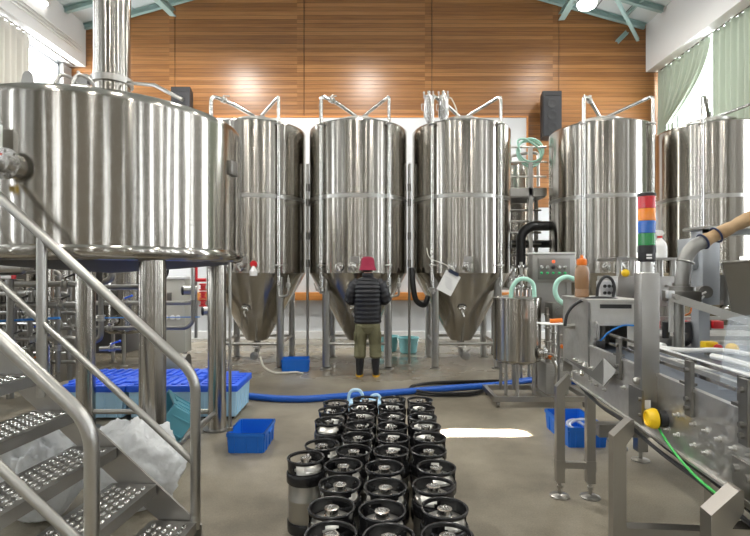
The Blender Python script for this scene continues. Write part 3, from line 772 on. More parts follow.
# ------------------------------------------------------------------ kegs
def make_keg(label, loc, rz):
    t = thing('beer_keg', label, 'keg', loc, rz, 'black and steel kegs standing in four columns')
    b = MB(); b.lathe([(.0, .035), (.09, .035), (.1015, .06), (.1015, .185), (.1035, .19), (.1035, .196), (.1015, .20), (.1015, .30), (.1005, .345), (.094, .362), (.07, .376), (.03, .382), (0, .382)], n=40); b.build('body', KEGST, t)
    b = MB(); b.lathe([(.098, 0), (.106, .004), (.108, .02), (.108, .06), (.1045, .068), (.1018, .068), (.1005, .035), (.092, .02), (.09, 0)], n=40, caps=False); b.build('base_ring', KEGRUB, t)
    # collar: wide band, then a wall with two hand holes, then a rolled rim
    b = MB(); b.lathe([(.1018, .285), (.107, .283), (.1115, .29), (.1125, .335), (.107, .345), (.1015, .345)], n=40, caps=False)
    N = 48; rows = [(.1035, .338), (.1035, .352), (.1045, .368), (.1055, .388), (.1065, .404), (.107, .416)]
    for off in (0.0, -.006):
        V = [[b.bm.verts.new(((r + off) * math.cos(2 * PI * k / N), (r + off) * math.sin(2 * PI * k / N), z)) for k in range(N)] for r, z in rows]
        for i in range(len(rows) - 1):
            for k in range(N):
                hole = i in (1, 2, 3) and any(abs((k - c + N / 2) % N - N / 2) <= (7 if i == 2 else 6) for c in (12, 36))
                if not hole: b.bm.faces.new((V[i][k], V[i][(k + 1) % N], V[i + 1][(k + 1) % N], V[i + 1][k]))
    b.torus((0, 0, .418), .1045, .0060, (0, 0, 1), 64, 10)
    b.build('collar', KEGRUB, t)
    b = MB(); b.lathe([(.038, .378), (.038, .386), (.030, .388), (.030, .410), (.034, .411), (.034, .417), (.023, .418), (.021, .411), (0, .410)], n=24)
    for k in range(6): b.cyl((.011 * math.cos(k * PI / 3), .011 * math.sin(k * PI / 3), .408), (.011 * math.cos(k * PI / 3), .011 * math.sin(k * PI / 3), .415), .003, n=6)
    b.build('valve', POLISH, t)
    b = MB(); a0 = -1.9; n = 7
    for i in range(n):
        a, c = a0 + i * .09, a0 + (i + 1) * .09
        p = [Vector((.0985 * math.cos(x), .0985 * math.sin(x), z)) for x, z in ((a, .368), (c, .368), (c, .390), (a, .390))]
        b.sheet(p, .001)
    b.build('label_strip', PAPER, t)
    return t
R3 = lambda x, y: onz(270 + x / 3.41, 380 + y / 3.41, .413)
cols = {
 2: [(325, 68), (315, 95), (312, 125), (306, 157), (300, 197), (274, 240), (250, 294), (238, 358), (210, 438), (208, 530)],
 3: [(420, 68), (415, 94), (413, 127), (417, 160), (419, 200), (404, 245), (390, 300), (393, 368), (383, 450), (405, 537)],
 4: [(511, 70), (516, 97), (520, 128), (530, 160), (544, 198), (538, 243), (567, 300), (558, 363), (595, 440), (605, 535)],
 1: [(225, 80), (212, 106), (203, 142), (195, 230), (128, 263)]}
pos = []
for c, L in cols.items():
    for r, (x, y) in enumerate(L):
        p = R3(x, y); pos.append([c, r, p.x, p.y])
for it in range(60):     # settle: kegs may touch but not overlap
    for i in range(len(pos)):
        for j in range(i):
            dx, dy = pos[i][2] - pos[j][2], pos[i][3] - pos[j][3]; d = math.hypot(dx, dy)
            if d < .2285:
                k = (.2285 - d) / 2 / d; pos[i][2] += dx * k; pos[i][3] += dy * k; pos[j][2] -= dx * k; pos[j][3] -= dy * k
CN = {1: 'sparse leftmost keg column', 2: 'second keg column from the left', 3: 'third keg column from the left', 4: 'rightmost keg column'}
KEG = None
for c, r, x, y in pos:
    n = len(cols[c])
    which = ORD[n - 1 - r] + ' from the front' if n - 1 - r < 6 else ORD[r] + ' from the back'
    if n - 1 - r == 0: which = 'nearest to the camera'
    if r == 0: which = 'farthest from the camera'
    lab = 'black collared steel keg, %s in the %s' % (which, CN[c])
    if c == 1 and r == 4: lab = 'steel keg standing apart at the left front, its whole grey body showing'
    rz = random.uniform(-1.5, 1.5) + (PI if random.random() < .4 else 0)
    if c == 1 and r == 4: rz = .35
    if KEG is None: KEG = make_keg(lab, (x, y, 0), rz)
    else:
        k_ = dup(KEG, (x, y, 0), rz, lab)
        if random.random() < .55 and not (c == 1 and r == 4):
            for ch in kids(k_):
                if ch.name.startswith('label_strip'): bpy.data.objects.remove(ch)
# pale blue plastic stool behind the kegs
t = thing('plastic_stool', 'pale blue plastic stool with looped handle behind the farthest kegs', 'stool', (-.12, 4.62, 0))
LB = mat('light_blue_plastic', (.45, .66, .85), .4)
b = MB(); b.b2((-.16, -.09, .29), (.16, .09, .32), .01); b.build('seat', LB, t)
for sx in (-1, 1):
    for sy in (-1, 1):
        b = MB(); b.cyl((sx * .15, sy * .085, 0), (sx * .13, sy * .07, .30), .018, .02, n=10); b.build('leg', LB, t)
b = MB(); b.tube([(-.15, -.02, .30), (-.15, -.02, .38), (-.12, -.02, .425), (-.05, -.02, .425), (-.02, -.02, .38), (-.02, -.02, .30)], .015, 10, bend=.04); b.build('handle', LB, t)
b = MB(); b.tube([(.04, 0, .31), (.06, 0, .37), (.13, 0, .38), (.15, 0, .31)], .013, 10, bend=.04); b.build('handle', LB, t)

# ------------------------------------------------------------------ floor hoses
pts = [(-3.4, 6.6, .04), (-2.3, 6.3, .04), (-1.45, 5.9, .04)] + [(p.x, p.y, .04) for p in (onz(x, y, .04) for x, y in ((300, 399), (345, 396), (400, 392), (450, 388), (500, 384.5)))] + [(2.2, 6.85, .04), (2.9, 6.6, .04)]
b = MB(); b.tube(dense(pts, 22), .038, 12, ribs=.07); tag(b.build('floor_hose', BLUEH), 'thick ribbed blue hose lying across the floor behind the kegs', 'hose')
def floorhose(pp, z, r, label, m=RUBBER, n=8):
    b = MB(); b.tube(dense([onz(x, y, z) for x, y in pp], n), r, 8); return tag(b.build('floor_hose', m), label, 'hose')
floorhose([(497, 382), (470, 383), (430, 383.5), (412, 386), (411, 391), (425, 394.5), (455, 395), (475, 394), (492, 387), (505, 383.5)], .02, .017, 'black hose looped flat on the floor above the blue hose')
floorhose([(500, 380.5), (475, 381), (440, 382), (418, 384.5), (413, 389), (430, 392.5), (460, 393), (480, 391), (494, 385), (515, 380)], .05, .015, 'black hose lying inside the larger loop near the cart')
b = MB(); b.tube(dense([(-1.8, 7.65, .22), (-1.72, 7.55, .08), (-1.55, 7.45, .02), (-1.38, 7.42, .02), (-1.22, 7.45, .02), (-1.1, 7.35, .02)], 8), .016, 8); tag(b.build('floor_hose', PALEH), 'pale hose running from the left tank outlet to the small crate', 'hose')
# ------------------------------------------------------------------ person
def build_person():
    P = Vector((-.15, 7.28, 0))
    SKIN = mat('skin', (.50, .29, .20), .5); JKT = mat('black_puffer_nylon', (.010, .0105, .014), .36, bump=[((26, 26, 26), .25, .01)])
    TRS = mat('olive_cotton', (.165, .155, .085), .85, bump=[((30, 30, 30), .35, .01)], noise=((6, 6, 6), (.125, .118, .062), .35, .65))
    HAT = mat('crimson_felt', (.30, .022, .055), .85, bump=[((60, 60, 60), .2, .004)])
    BOOT = mat('black_boot_rubber', (.014, .014, .016), .28); SOLE = mat('yellow_sole', (.75, .42, .03), .5); HAIR = mat('black_hair', (.012, .010, .009), .5)
    me = bpy.data.meshes.new('person')
    V, E, R = [], [], []
    def v(p, r, par=None):
        V.append(p); R.append(r)
        if par is not None: E.append((par, len(V) - 1))
        return len(V) - 1
    pel = v((0, 0, .88), .13)
    a = v((0, -.005, 1.06), .12, pel); ch = v((0, -.01, 1.27), .13, a); nb = v((0, .0, 1.41), .062, ch); nk = v((0, .012, 1.48), .052, nb)
    hd = v((0, .03, 1.56), .078, nk); ht = v((0, .03, 1.645), .075, hd)
    for s in (-1, 1):
        sh = v((s * .165, -.01, 1.37), .058, ch); el = v((s * .262, -.03, 1.12), .043, sh); mid = v((s * .215, .10, 1.10), .038, el)
        wr = v((s * .155, .225, 1.11), .027, mid); pm = v((s * .125, .285, 1.115), .030, wr); kn = v((s * .11, .325, 1.115), .026, pm)
        for k, (o, l) in enumerate(((-.024, .036), (-.008, .042), (.008, .040), (.023, .031))):
            f1 = v((s * .105, .340 + l * .3, 1.115 + o), .009, kn); f2 = v((s * .088, .350 + l * .8, 1.112 + o), .0085, f1); v((s * .066, .352 + l * .9, 1.108 + o), .0075, f2)
        t1 = v((s * .098, .275, 1.145), .011, pm); t2 = v((s * .080, .305, 1.155), .010, t1); v((s * .072, .33, 1.152), .008, t2)
        hp = v((s * .09, 0, .82), .092, pel); kn_ = v((s * .11, .015, .47), .058, hp); ank = v((s * .115, -.015, .10), .042, kn_)
        ft = v((s * .122, .07, .05), .038, ank); v((s * .128, .14, .042), .030, ft)
    me.from_pydata([Vector(p) for p in V], E, [])
    o = bpy.data.objects.new('person', me); COL.objects.link(o); o.location = P
    me.materials.append(SKIN)
    md = o.modifiers.new('skin', 'SKIN'); md.use_smooth_shade = True
    for k, r in enumerate(R): me.skin_vertices[0].data[k].radius = (r, r)
    me.skin_vertices[0].data[0].use_root = True
    sb = o.modifiers.new('subdivision', 'SUBSURF'); sb.levels = 1; sb.render_levels = 2
    tag(o, 'person seen from behind in crimson bucket hat, black puffer jacket, olive trousers and rubber boots', 'person')
    X, Y, Z = Vector((1, 0, 0)), Vector((0, 1, 0)), Vector((0, 0, 1))
    def loft(b, secs, n=32, sub=7, ridge=0.0, pitch=.062):
        """secs: (centre, rx, ry, axis-u, axis-v); interpolated, with quilted bulges"""
        rings = []; dist = 0; prev = None
        for i in range(len(secs) - 1):
            for k in range(sub + (1 if i == len(secs) - 2 else 0)):
                t = k / sub; A, B_ = secs[i], secs[i + 1]
                c = Vector(A[0]).lerp(Vector(B_[0]), t); rx = A[1] + (B_[1] - A[1]) * t; ry = A[2] + (B_[2] - A[2]) * t
                if prev is not None: dist += (c - prev).length
                prev = c
                q = ridge * (abs(math.sin(PI * dist / pitch)) ** .6 - .6)
                u = Vector(A[3]).lerp(Vector(B_[3]), t).normalized(); v_ = Vector(A[4]).lerp(Vector(B_[4]), t).normalized()
                rings.append(b.ring(c, u, v_, rx + q, n, ry + q))
        b.skin(rings)
    # jacket: quilted torso and two sleeves
    b = MB()
    loft(b, [((0, 0, .765), .185, .135, X, Y), ((0, 0, .80), .197, .145, X, Y), ((0, 0, 1.0), .195, .145, X, Y), ((0, -.01, 1.2), .208, .148, X, Y), ((0, -.012, 1.32), .208, .135, X, Y),
             ((0, -.008, 1.40), .165, .11, X, Y), ((0, 0, 1.445), .085, .08, X, Y), ((0, .005, 1.50), .072, .07, X, Y)], 40, 10, .020)
    j = b.build('jacket', JKT, o, sharp=3)
    for s in (-1, 1):
        b = MB(); pts = [Vector(p) for p in ((s * .13, -.01, 1.385), (s * .19, -.012, 1.33), (s * .245, -.025, 1.20), (s * .262, -.02, 1.12), (s * .235, .06, 1.09), (s * .17, .20, 1.105), (s * .16, .225, 1.11))]
        rr = [.062, .082, .076, .074, .068, .052, .046]; secs = []
        for i, p in enumerate(pts):
            d = (pts[min(i + 1, 6)] - pts[max(i - 1, 0)]).normalized(); u = X - d * X.dot(d); u.normalize(); secs.append((p, rr[i], rr[i], u, d.cross(u)))
        loft(b, secs, 24, 7, .015, .055); b.build('sleeve', JKT, j, sharp=3)
    # trousers
    b = MB()
    loft(b, [((0, 0, .84), .168, .125, X, Y), ((0, -.005, .72), .185, .13, X, Y), ((0, 0, .66), .17, .11, X, Y), ((0, 0, .62), .10, .08, X, Y)], 32, 6)
    tr = b.build('trousers', TRS, o, sharp=3)
    for s in (-1, 1):
        b = MB()
        loft(b, [((s * .083, -.005, .76), .095, .115, X, Y), ((s * .098, 0, .62), .096, .105, X, Y), ((s * .108, .012, .47), .085, .09, X, Y), ((s * .112, .005, .36), .086, .09, X, Y), ((s * .114, -.005, .29), .088, .088, X, Y), ((s * .114, -.008, .262), .066, .068, X, Y)], 24, 6, .006, .05)
        b.build('trouser_leg', TRS, tr, sharp=3)
        b = MB(); b.box((s * .185, -.03, .58), (.03, .11, .13), bev=.01); b.build('cargo_pocket', TRS, tr)
        b = MB()
        loft(b, [((s * .114, -.012, .30), .064, .066, X, Y), ((s * .114, -.012, .28), .066, .068, X, Y), ((s * .115, -.015, .16), .056, .060, X, Y), ((s * .117, 0, .09), .052, .078, X, Y), ((s * .120, .04, .055), .052, .125, X, Y), ((s * .121, .05, .022), .054, .135, X, Y)], 24, 6)
        bt = b.build('boot', BOOT, o, sharp=3)
        b = MB(); b.skin([b.ring((s * .121, .05, z), X, Y, r, 24, r2) for z, r, r2 in ((.0, .054, .136), (.018, .057, .139), (.026, .056, .138))]); b.build('sole', SOLE, bt)
    # hat, hair, face
    b = MB(); b.lathe([(.127, -.052), (.129, -.048), (.113, -.012), (.103, .015), (.102, .022), (.096, .09), (.086, .122), (.066, .139), (.035, .146), (0, .147), (0, .13), (.07, .12), (.092, .02), (.124, -.052)], (0, .025, 1.592), 40, caps=False); b.build('bucket_hat', HAT, o)
    b = MB(); b.ball((0, .005, 1.575), (.083, .078, .085), 24, 16)
    for v_ in b.bm.verts:
        if v_.co.y > .03: v_.co.y = .03
        if v_.co.z < 1.515: v_.co.z = 1.515
    b.build('hair', HAIR, o)
    b = MB()
    for s in (-1, 1): b.ball((s * .079, .03, 1.562), (.012, .022, .032), 12, 8)
    b.build('ears', SKIN, o)
    b = MB(); b.lathe([(.018, 0), (.012, .03), (.006, .045), (0, .05)], (0, .098, 1.535), 12, True, (0, .25, 1)); b.build('nose', SKIN, o)
    b = MB(); b.ball((0, .103, 1.512), (.022, .008, .006), 12, 6); b.build('mouth', mat('lips', (.40, .16, .13), .5), o)
    for s in (-1, 1):
        b = MB(); b.ball((s * .031, .096, 1.578), (.014, .009, .008), 12, 8); e = b.build('eye', WHITE, o)
        b = MB(); b.ball((s * .031, .104, 1.578), (.005, .003, .005), 8, 6); b.build('iris', DARK, e)
build_person()

# ------------------------------------------------------------------ mixing cart behind the crates
t = thing('mixing_cart', 'wheeled steel cart carrying a small round tank and a button panel', 'cart', (1.61, 5.80, 0))
b = MB(); b.lathe([(.06, .45), (.20, .47), (.262, .50), (.27, .515), (.27, 1.19), (.278, 1.195), (.278, 1.215), (.268, 1.218), (.262, 1.17), (.255, .55), (0, .5)], n=64); b.build('tank', TANK, t, sharp=.4)
b = MB(); b.lathe([(.0, 1.20), (.255, 1.20), (.255, 1.212), (.1, 1.225), (0, 1.227)], n=48); b.build('tank_lid', STEEL, t)
for x, y in ((-.16, -.13), (-.05, -.20), (.16, -.12), (.02, .20), (-.15, .15)):
    b = MB(); b.cyl((x, y, .115), (x, y, .53), .019, n=14); b.build('tank_leg', STEEL, t)
b = MB()
for lo, hi in (((-.32, -.24, .065), (.78, -.19, .12)), ((-.32, .34, .065), (.78, .39, .12)), ((-.32, -.19, .065), (-.27, .34, .12)), ((.73, -.19, .065), (.78, .34, .12)), ((.25, -.19, .07), (.30, .34, .115))): b.b2(lo, hi)
b.build('base_frame', STEEL, t)
for x in (-.27, .70):
    for y in (-.21, .36):
        b = MB(); b.cyl((x - .013, y, .03), (x + .013, y, .03), .03, n=18); b.b2((x - .02, y - .015, .03), (x - .015, y + .015, .07)).b2((x + .015, y - .015, .03), (x + .02, y + .015, .07)); b.build('caster', DULL, t)
port(t, (.24, -.17, .60), (.8, -.6, 0), .055, 'side_port')
b = MB(); b.tube([(.34, -.2, .56), (.40, -.22, .40), (.36, -.2, .25), (.45, -.15, .2)], .02, 10, bend=.06); b.build('drain_pipe', STEEL, t)
c0 = Vector((1.61, 5.80, 0))
b = MB(); b.b2(at(532.5, 0, 6.15).xyz.to_2d().to_3d() + Vector((0, 0, 1.385)) - c0, Vector((at(575.5, 0, 6.15).x, 6.33, 1.745)) - c0, .006); pb = b.build('panel_box', CREAM if False else PLATE, t)
b = MB(); b.b2(Vector((at(538, 0, 6.14).x, 6.135, 1.42)) - c0, Vector((at(570, 0, 6.14).x, 6.15, 1.68)) - c0, .003); b.build('face_plate', DULL, pb)
b = MB(); b.b2(Vector((at(532, 0, 6.14).x, 6.13, 1.735)) - c0, Vector((at(576, 0, 6.14).x, 6.34, 1.755)) - c0); b.build('hood', WHITE, pb)
for k in range(5):
    x = at(541.5 + 5.9 * k, 0, 6.13).x
    b = MB(); b.lathe([(.024, 0), (.024, .012), (.014, .014), (.012, .035), (0, .036)], Vector((x, 6.135, 1.57)) - c0, 16, True, (0, -1, 0)); b.build('selector_knob', BLACK if k == 2 else POLISH, pb)
    b = MB(); b.lathe([(.016, 0), (.016, .012), (0, .02)], Vector((x, 6.135, 1.50)) - c0, 14, True, (0, -1, 0)); b.build('green_button', LEDG, pb)
b = MB(); b.lathe([(.02, 0), (.02, .012), (0, .02)], Vector((at(553.5, 0, 6.13).x, 6.135, 1.64)) - c0, 14, True, (0, -1, 0)); b.build('red_lamp', LEDR, pb)
b = MB(); b.b2((.34, .38, .10), (.40, .46, 1.4)); b.b2((.72, .38, .10), (.78, .46, 1.4)); b.b2((.34, .40, 1.0), (.78, .42, 1.39)); b.build('panel_stand', PLATE, t)
b = MB(); b.b2((.30, -.12, .12), (.56, .2, .47), .008)
for k in range(7): b.b2((.35, -.125, .2 + .03 * k), (.41, -.118, .212 + .03 * k)); b.b2((.45, -.125, .2 + .03 * k), (.51, -.118, .212 + .03 * k))
b.build('motor_cabinet', mat('warm_grey_enamel', (.36, .35, .32), .5, .3), t)
for x, y, z0, z1, r in ((.36, .0, .47, 1.1, .03), (.44, .05, .47, 1.0, .022), (.5, -.05, .47, .98, .035), (.56, .1, .12, 1.1, .02)):
    b = MB(); b.cyl((x, y, z0), (x, y, z1), r, n=14)
    for k in range(4): b.torus((x, y, z0 + (z1 - z0) * (k + .5) / 4), r + .012, .009, (0, 0, 1), 16, 6)
    b.build('valve_stack', STEEL, t)
b = MB(); b.b2((.36, -.16, .98), (.62, .1, 1.16), .006); b.lathe([(.05, 0), (.05, .02), (.03, .022), (0, .022)], (.44, -.16, 1.07), 18, True, (0, -1, 0)); b.lathe([(.04, 0), (.04, .02), (0, .022)], (.55, -.16, 1.07), 18, True, (0, -1, 0)); b.build('gauge_block', DULL, t)
for k, x in enumerate((.33, .47, .60)):
    b = MB(); b.cyl((x, -.13, .55 + .12 * k), (x, -.2, .55 + .12 * k), .022, n=12); b.build('orange_fitting', ORANGE if k != 2 else BLACK, t)
b = MB(); b.tube(dense([at(x, y, 5.72) for x, y in ((511, 298), (512, 288), (518, 280), (526, 279), (533, 284), (534.5, 297))], 6), .024, 12); tag(b.build('mint_hose', MINT), 'pale mint hose arched over the small cart tank', 'hose')
b = MB(); b.tube(dense([at(x, y, 5.5) for x, y in ((574, 279), (566, 277), (558, 281), (555, 290), (558, 299), (566, 305))], 6), .026, 12); tag(b.build('mint_hose', MINT), 'pale mint hose curving beneath the button panel beside the amber bottle', 'hose')
t = thing('white_tray', 'white tray holding an orange bottle cap piece beside the seamer', 'tray', at(552, 323, 5.2))
b = MB(); b.b2((-.13, -.1, -.012), (.11, .1, .0), .003); b.build('tray_plate', WHITE, t)
b = MB(); b.cyl((.07, 0, -.98), (.07, 0, -.012), .014); b.build('stand', DULL, t)
b = MB(); b.tube([(-.02, 0, .02), (.10, -.02, .03)], .022, 12); b.build('orange_piece', ORANGE, t)
# manifold between the third tank and the cart
for k, (px, y0, y1, lab) in enumerate(((513, 266, 292, 'left'), (521, 262, 290, 'middle'), (529, 264, 292, 'right'))):
    p0, p1 = at(px, y1, 6.9), at(px, y0, 6.9)
    t = thing('manifold_valve', 'steel upright valve above the small cart tank, %s of three' % lab, 'valve', p0, 0, 'upright valves by the third tank')
    h = p1.z - p0.z
    b = MB(); b.cyl((0, 0, -p0.z), (0, 0, h), .02, n=12); b.build('stem', STEEL, t)
    for f in (.15, .5, .85):
        b = MB(); b.lathe([(.02, -.02), (.045, -.015), (.045, .015), (.02, .02)], (0, 0, h * f), 16); b.build('clamp', POLISH, t)

# ------------------------------------------------------------------ filling line at right: seamer, conveyor
RZ = -math.atan(.08); O = Vector((1.33, 3.5, 0)); ROT = Matrix.Translation(O) @ Matrix.Rotation(RZ, 4, 'Z')
def L(t_, s_, z_): return Vector((t_, -s_, z_))
CV = thing('can_conveyor', 'long steel conveyor with side rails running from the seamer to the right foreground', 'conveyor', O, RZ)
S0, S1 = .40, 2.9
def side(t0, name, bolts):
    b = MB(); b.b2(L(t0 - .006, S1, .775), L(t0 + .006, .12, 1.055)); b.b2(L(t0 - .02, S1, .775), L(t0, .12, .785)); b.b2(L(t0 - .012, S1, 1.05), L(t0 + .012, .42, 1.062))
    if bolts:
        rnd = random.Random(4)
        for s_ in (.20, .26, .32, .50, .60, .72, .98, 1.10, 1.42, 1.5, 1.62, 1.70, 1.78, 1.86, 1.94, 2.02, 2.1, 2.3):
            for z in ((.85, .93) if rnd.random() < .45 else (.81 + .14 * rnd.random(),)):
                c = L(t0 - .006, s_, z); b.bolt(c, .011, (-1, 0, 0), .008); b.bolt(c, .006, (-1, 0, 0), .022)
    return b.build(name, MOTTLE, CV)
side(0, 'side_panel', True); side(.235, 'side_panel', False)
b = MB(); b.b2(L(.012, S1, 1.015), L(.223, .05, 1.03)); b.build('belt', mat('blue_grey_belt', (.085, .10, .125), .45, 0, bump=[((0, 90, 0), .5, .004)]), CV)
b = MB(); b.b2(L(.006, S1, .80), L(.229, .12, .82)); b.build('underside', DULL, CV)
for s_ in (.93, 1.225, 1.60, 1.925, 2.25, 2.6):
    b = MB(); b.b2(L(-.022, s_ + .022, .955), L(-.008, s_ - .022, 1.165)).b2(L(.0, s_ - .030, 1.04), L(.012, s_ - .065, 1.165)).b2(L(-.022, s_ + .004, 1.07), L(.012, s_ - .06, 1.08))
    for z in (.985, 1.02, 1.13): b.bolt(L(-.022, s_, z), .010, (-1, 0, 0), .012)
    b.build('rail_bracket', DULL, CV)
for z in (1.158, 1.108):
    b = MB(); b.b2(L(.014, S1, z - .006), L(.024, .72, z + .006)); b.build('guide_rail', POLISH, CV)
for z in (1.10,):
    b = MB(); b.b2(L(.205, S1, z - .012), L(.218, .72, z + .012)); b.build('guide_rail', WHITE, CV)
def leg(t_, s_, zt, zb, w=.058, bent=True, foot=False, name='leg'):
    b = MB()
    if bent:
        prof = [(-w / 2, zb), (w / 2, zb), (w / 2, zt), (w / 2 + .035, zt + .055), (w / 2 + .035, zt + .12), (w / 2 + .02, zt + .12), (-w / 2, zt + .04)]
        b.sheet([L(t_ + a, s_, z) for a, z in prof], w)
    else: b.b2(L(t_ - w / 2, s_ + w / 2, zb), L(t_ + w / 2, s_ - w / 2, zt))
    o = b.build(name, STEEL, CV)
    if foot:
        f = MB(); f.lathe([(.065, 0), (.065, .008), (.04, .018), (.012, .022), (.012, .12)], L(t_, s_, 0), 24); f.lathe([(.02, .06), (.02, .075)], L(t_, s_, 0), 6); f.build('foot', STEEL, o)
    return o
leg(-.098, .15, .70, .10, .055, True, True); leg(.10, .15, .80, .10, .055, False, True)
leg(-.10, 1.13, .69, .0, .060); leg(.34, 1.13, .80, .0, .06, False); leg(-.10, 1.92, .70, .0, .062); leg(.34, 1.92, .80, .0, .06, False)
b = MB(); b.b2(L(-.07, .17, .195), L(.075, .13, .235)); b.b2(L(-.128, .182, .18), L(-.07, .118, .25)).b2(L(.07, .182, .18), L(.13, .118, .25)); b.build('cross_bar', STEEL, CV)
b = MB(); b.b2(L(-.07, 1.16, .25), L(.31, 1.10, .30)); b.build('cross_bar', STEEL, CV)
b = MB(); b.b2(L(-.07, 1.95, .64), L(.31, 1.89, .70)); b.build('cross_bar', STEEL, CV)
b = MB(); b.sheet([L(-.012, 1.86, .90), L(-.012, 2.04, .90), L(-.012, 2.04, .80), L(-.012, 1.98, .76), L(-.012, 1.90, .76), L(-.012, 1.86, .82)], .008)
for s_, z in ((1.89, .87), (1.95, .86), (2.01, .85)): b.bolt(L(-.016, s_, z), .013, (-1, 0, 0), .016)
b.build('mount_plate', STEEL, CV)
# yellow knob on the panel
kc = L(-.006, 1.395, .885)
b = MB(); b.lathe([(.035, 0), (.035, .03), (.02, .032), (.02, .045)], kc, 20, True, (-1, 0, 0)); k_ = b.build('knob_hub', BLACK, CV)
b = MB(); b.lathe([(.042, .04), (.043, .05), (.040, .062), (.034, .075), (.028, .078), (.026, .072), (0, .072)], kc, 32, True, (-1, 0, 0)); b.build('yellow_knob', YELLOW, k_)
# wires
def wire(pts, r, m, name, label, cat='cable', group=None):
    b = MB(); b.tube(dense([ROT @ L(*p) for p in pts], 8), r, 8); return tag(b.build(name, m), label, cat, group)
for k in range(5):
    dz, dt = .014 * (k % 3), .017 * k
    wire([(.0 + dt, .28, .765 - dz), (-.01 + dt, .6, .745 - dz), (-.012 + dt, .95, .755 - dz), (-.012 + dt, 1.3, .735 - dz), (-.014 + dt, 1.65, .735 - dz), (-.012 + dt, 2.0, .715 - dz), (-.01 + dt, 2.5, .72 - dz)], .0085, BLACK, 'machine_cable',
         'black machine cable in the bundle under the conveyor side, %s from outside' % ORD[k], 'cable', 'cables bundled under the conveyor')
wire([(-.02, 1.27, .92), (-.03, 1.36, .86), (-.035, 1.5, .80), (-.03, 1.66, .755), (-.02, 1.84, .735)], .005, GREENW, 'earth_wire', 'thin bright green wire sagging across the conveyor side', 'wire')
wire([(.02, 2.05, .70), (.0, 2.12, .60), (.03, 2.2, .3), (.06, 2.25, .02)], .012, BLACK, 'machine_cable', 'black cable dropping to the floor at the lower right corner')
# column with tower
t = thing('machine_column', 'square steel column standing on the conveyor side under the signal tower', 'column', O, RZ)
b = MB(); b.b2(L(-.072, 1.325, .86), L(.004, 1.245, 1.50), .003); b.build('post', PLATE, t)
b = MB(); b.b2(L(-.081, 1.345, .84), L(-.072, 1.21, .99)); b.bolt(L(-.081, 1.33, .95), .009, (-1, 0, 0)); b.bolt(L(-.081, 1.33, .88), .009, (-1, 0, 0)); b.build('mount_plate', DULL, t)
b = MB(); b.lathe([(.016, 0), (.016, .012), (.009, .02), (0, .02)], L(-.072, 1.285, 1.02), 14, True, (-1, 0, 0)); b.build('bolt', STEEL, t)
b = MB(); b.b2(L(-.06, 1.3265, .905), L(-.035, 1.325, .945)); b.build('white_label', PAPER, t)
tc_ = ROT @ L(-.034, 1.285, 1.50)
t = thing('signal_tower', 'stacked red, orange, blue and green signal lamp tower on the steel column', 'signal light', tc_)
b = MB(); b.lathe([(.03, 0), (.027, .003), (.027, .05)], n=24); b.build('neck', STEEL, t)
b = MB(); b.lathe([(.035, .05), (.036, .052), (.036, .09), (.038, .092), (.038, .12), (.036, .122)], n=32); bb = b.build('base', BLACK, t)
b = MB(); b.b2((-.02, -.0365, .062), (.004, -.0355, .07)).b2((-.02, -.0365, .075), (.004, -.0355, .083)); b.build('label', PAPER, bb)
for k, (nm, m_) in enumerate((('green_lens', LGRN), ('blue_lens', LBLU), ('amber_lens', LORG), ('red_lens', LRED))):
    z = .122 + k * .0545
    b = MB(); b.lathe([(.036, z), (.037, z + .002)] + [(.037 - .0008 * (i % 2), z + .004 + i * .0045) for i in range(11)] + [(.036, z + .0535)], n=32); b.build(nm, m_, t)
b = MB(); b.lathe([(.038, .340), (.038, .352), (.03, .356), (0, .357)], n=32); b.build('cap', BLACK, t)

# seamer
SM = thing('can_seamer', 'boxy steel seaming machine with dark opening at the conveyor start', 'machine', O, RZ)
ta, tb, sa, sb_, za, zb_ = -.012, .30, -.08, .46, .80, 1.325
b = MB(); b.b2(L(ta, sb_, za + .08), L(ta + .012, sa, zb_)); b.b2(L(tb - .012, sb_, za), L(tb, sa, zb_)).b2(L(ta, sa + .012, za), L(tb, sa, zb_)).b2(L(ta - .01, sb_ + .01, zb_), L(tb + .01, sa, zb_ + .014))
b.b2(L(ta, sb_, 1.18), L(tb, sb_ - .012, zb_)).b2(L(ta, sb_, za), L(ta + .065, sb_ - .012, 1.18)).b2(L(.215, sb_, za), L(tb, sb_ - .012, 1.18)); b.build('housing', MOTTLE, SM)
b = MB(); b.b2(L(.055, sb_ + .002, 1.285), L(.24, sb_ - .002, 1.31)); b.build('dark_slot', DARK, SM)
b = MB(); b.b2(L(ta + .02, .40, 1.18), L(tb - .02, .02, 1.29)); b.cyl(L(.14, .25, 1.05), L(.14, .25, 1.19), .05); b.build('seaming_head', DULL, SM)
for tt in (.03, .26):
    b = MB(); b.tube([L(tt, sb_, 1.10), L(tt, sb_ + .03, 1.10), L(tt, sb_ + .03, 1.20), L(tt, sb_, 1.20)], .007, 8, bend=.015); b.build('handle', STEEL, SM)
b = MB(); b.b2(L(.03, sb_ + .035, 1.04), L(.075, sb_ + .005, 1.09), .004); b.build('sensor', BLACK, SM)
b = MB(); b.tube([L(.05, sb_ + .02, 1.09), L(.09, sb_ + .05, 1.15), L(.17, sb_ + .05, 1.19), L(.27, sb_ + .03, 1.185)], .005, 8, bend=.03); b.build('air_tube', BLUETUBE, SM)
b = MB(); b.tube([L(ta - .06, .18, 1.145), L(ta, .18, 1.145)], .014, 10); b.lathe([(.02, -.015), (.02, .015)], L(ta - .015, .18, 1.145), 6, True, (1, 0, 0)); b.build('air_fitting', STEEL, SM)
q0, q1, q2, q3, q4 = at(565, 358, 3.42), at(593, 371, 2.86), at(604, 386, 2.66), at(617, 371, 2.60), at(604, 358, 2.74)
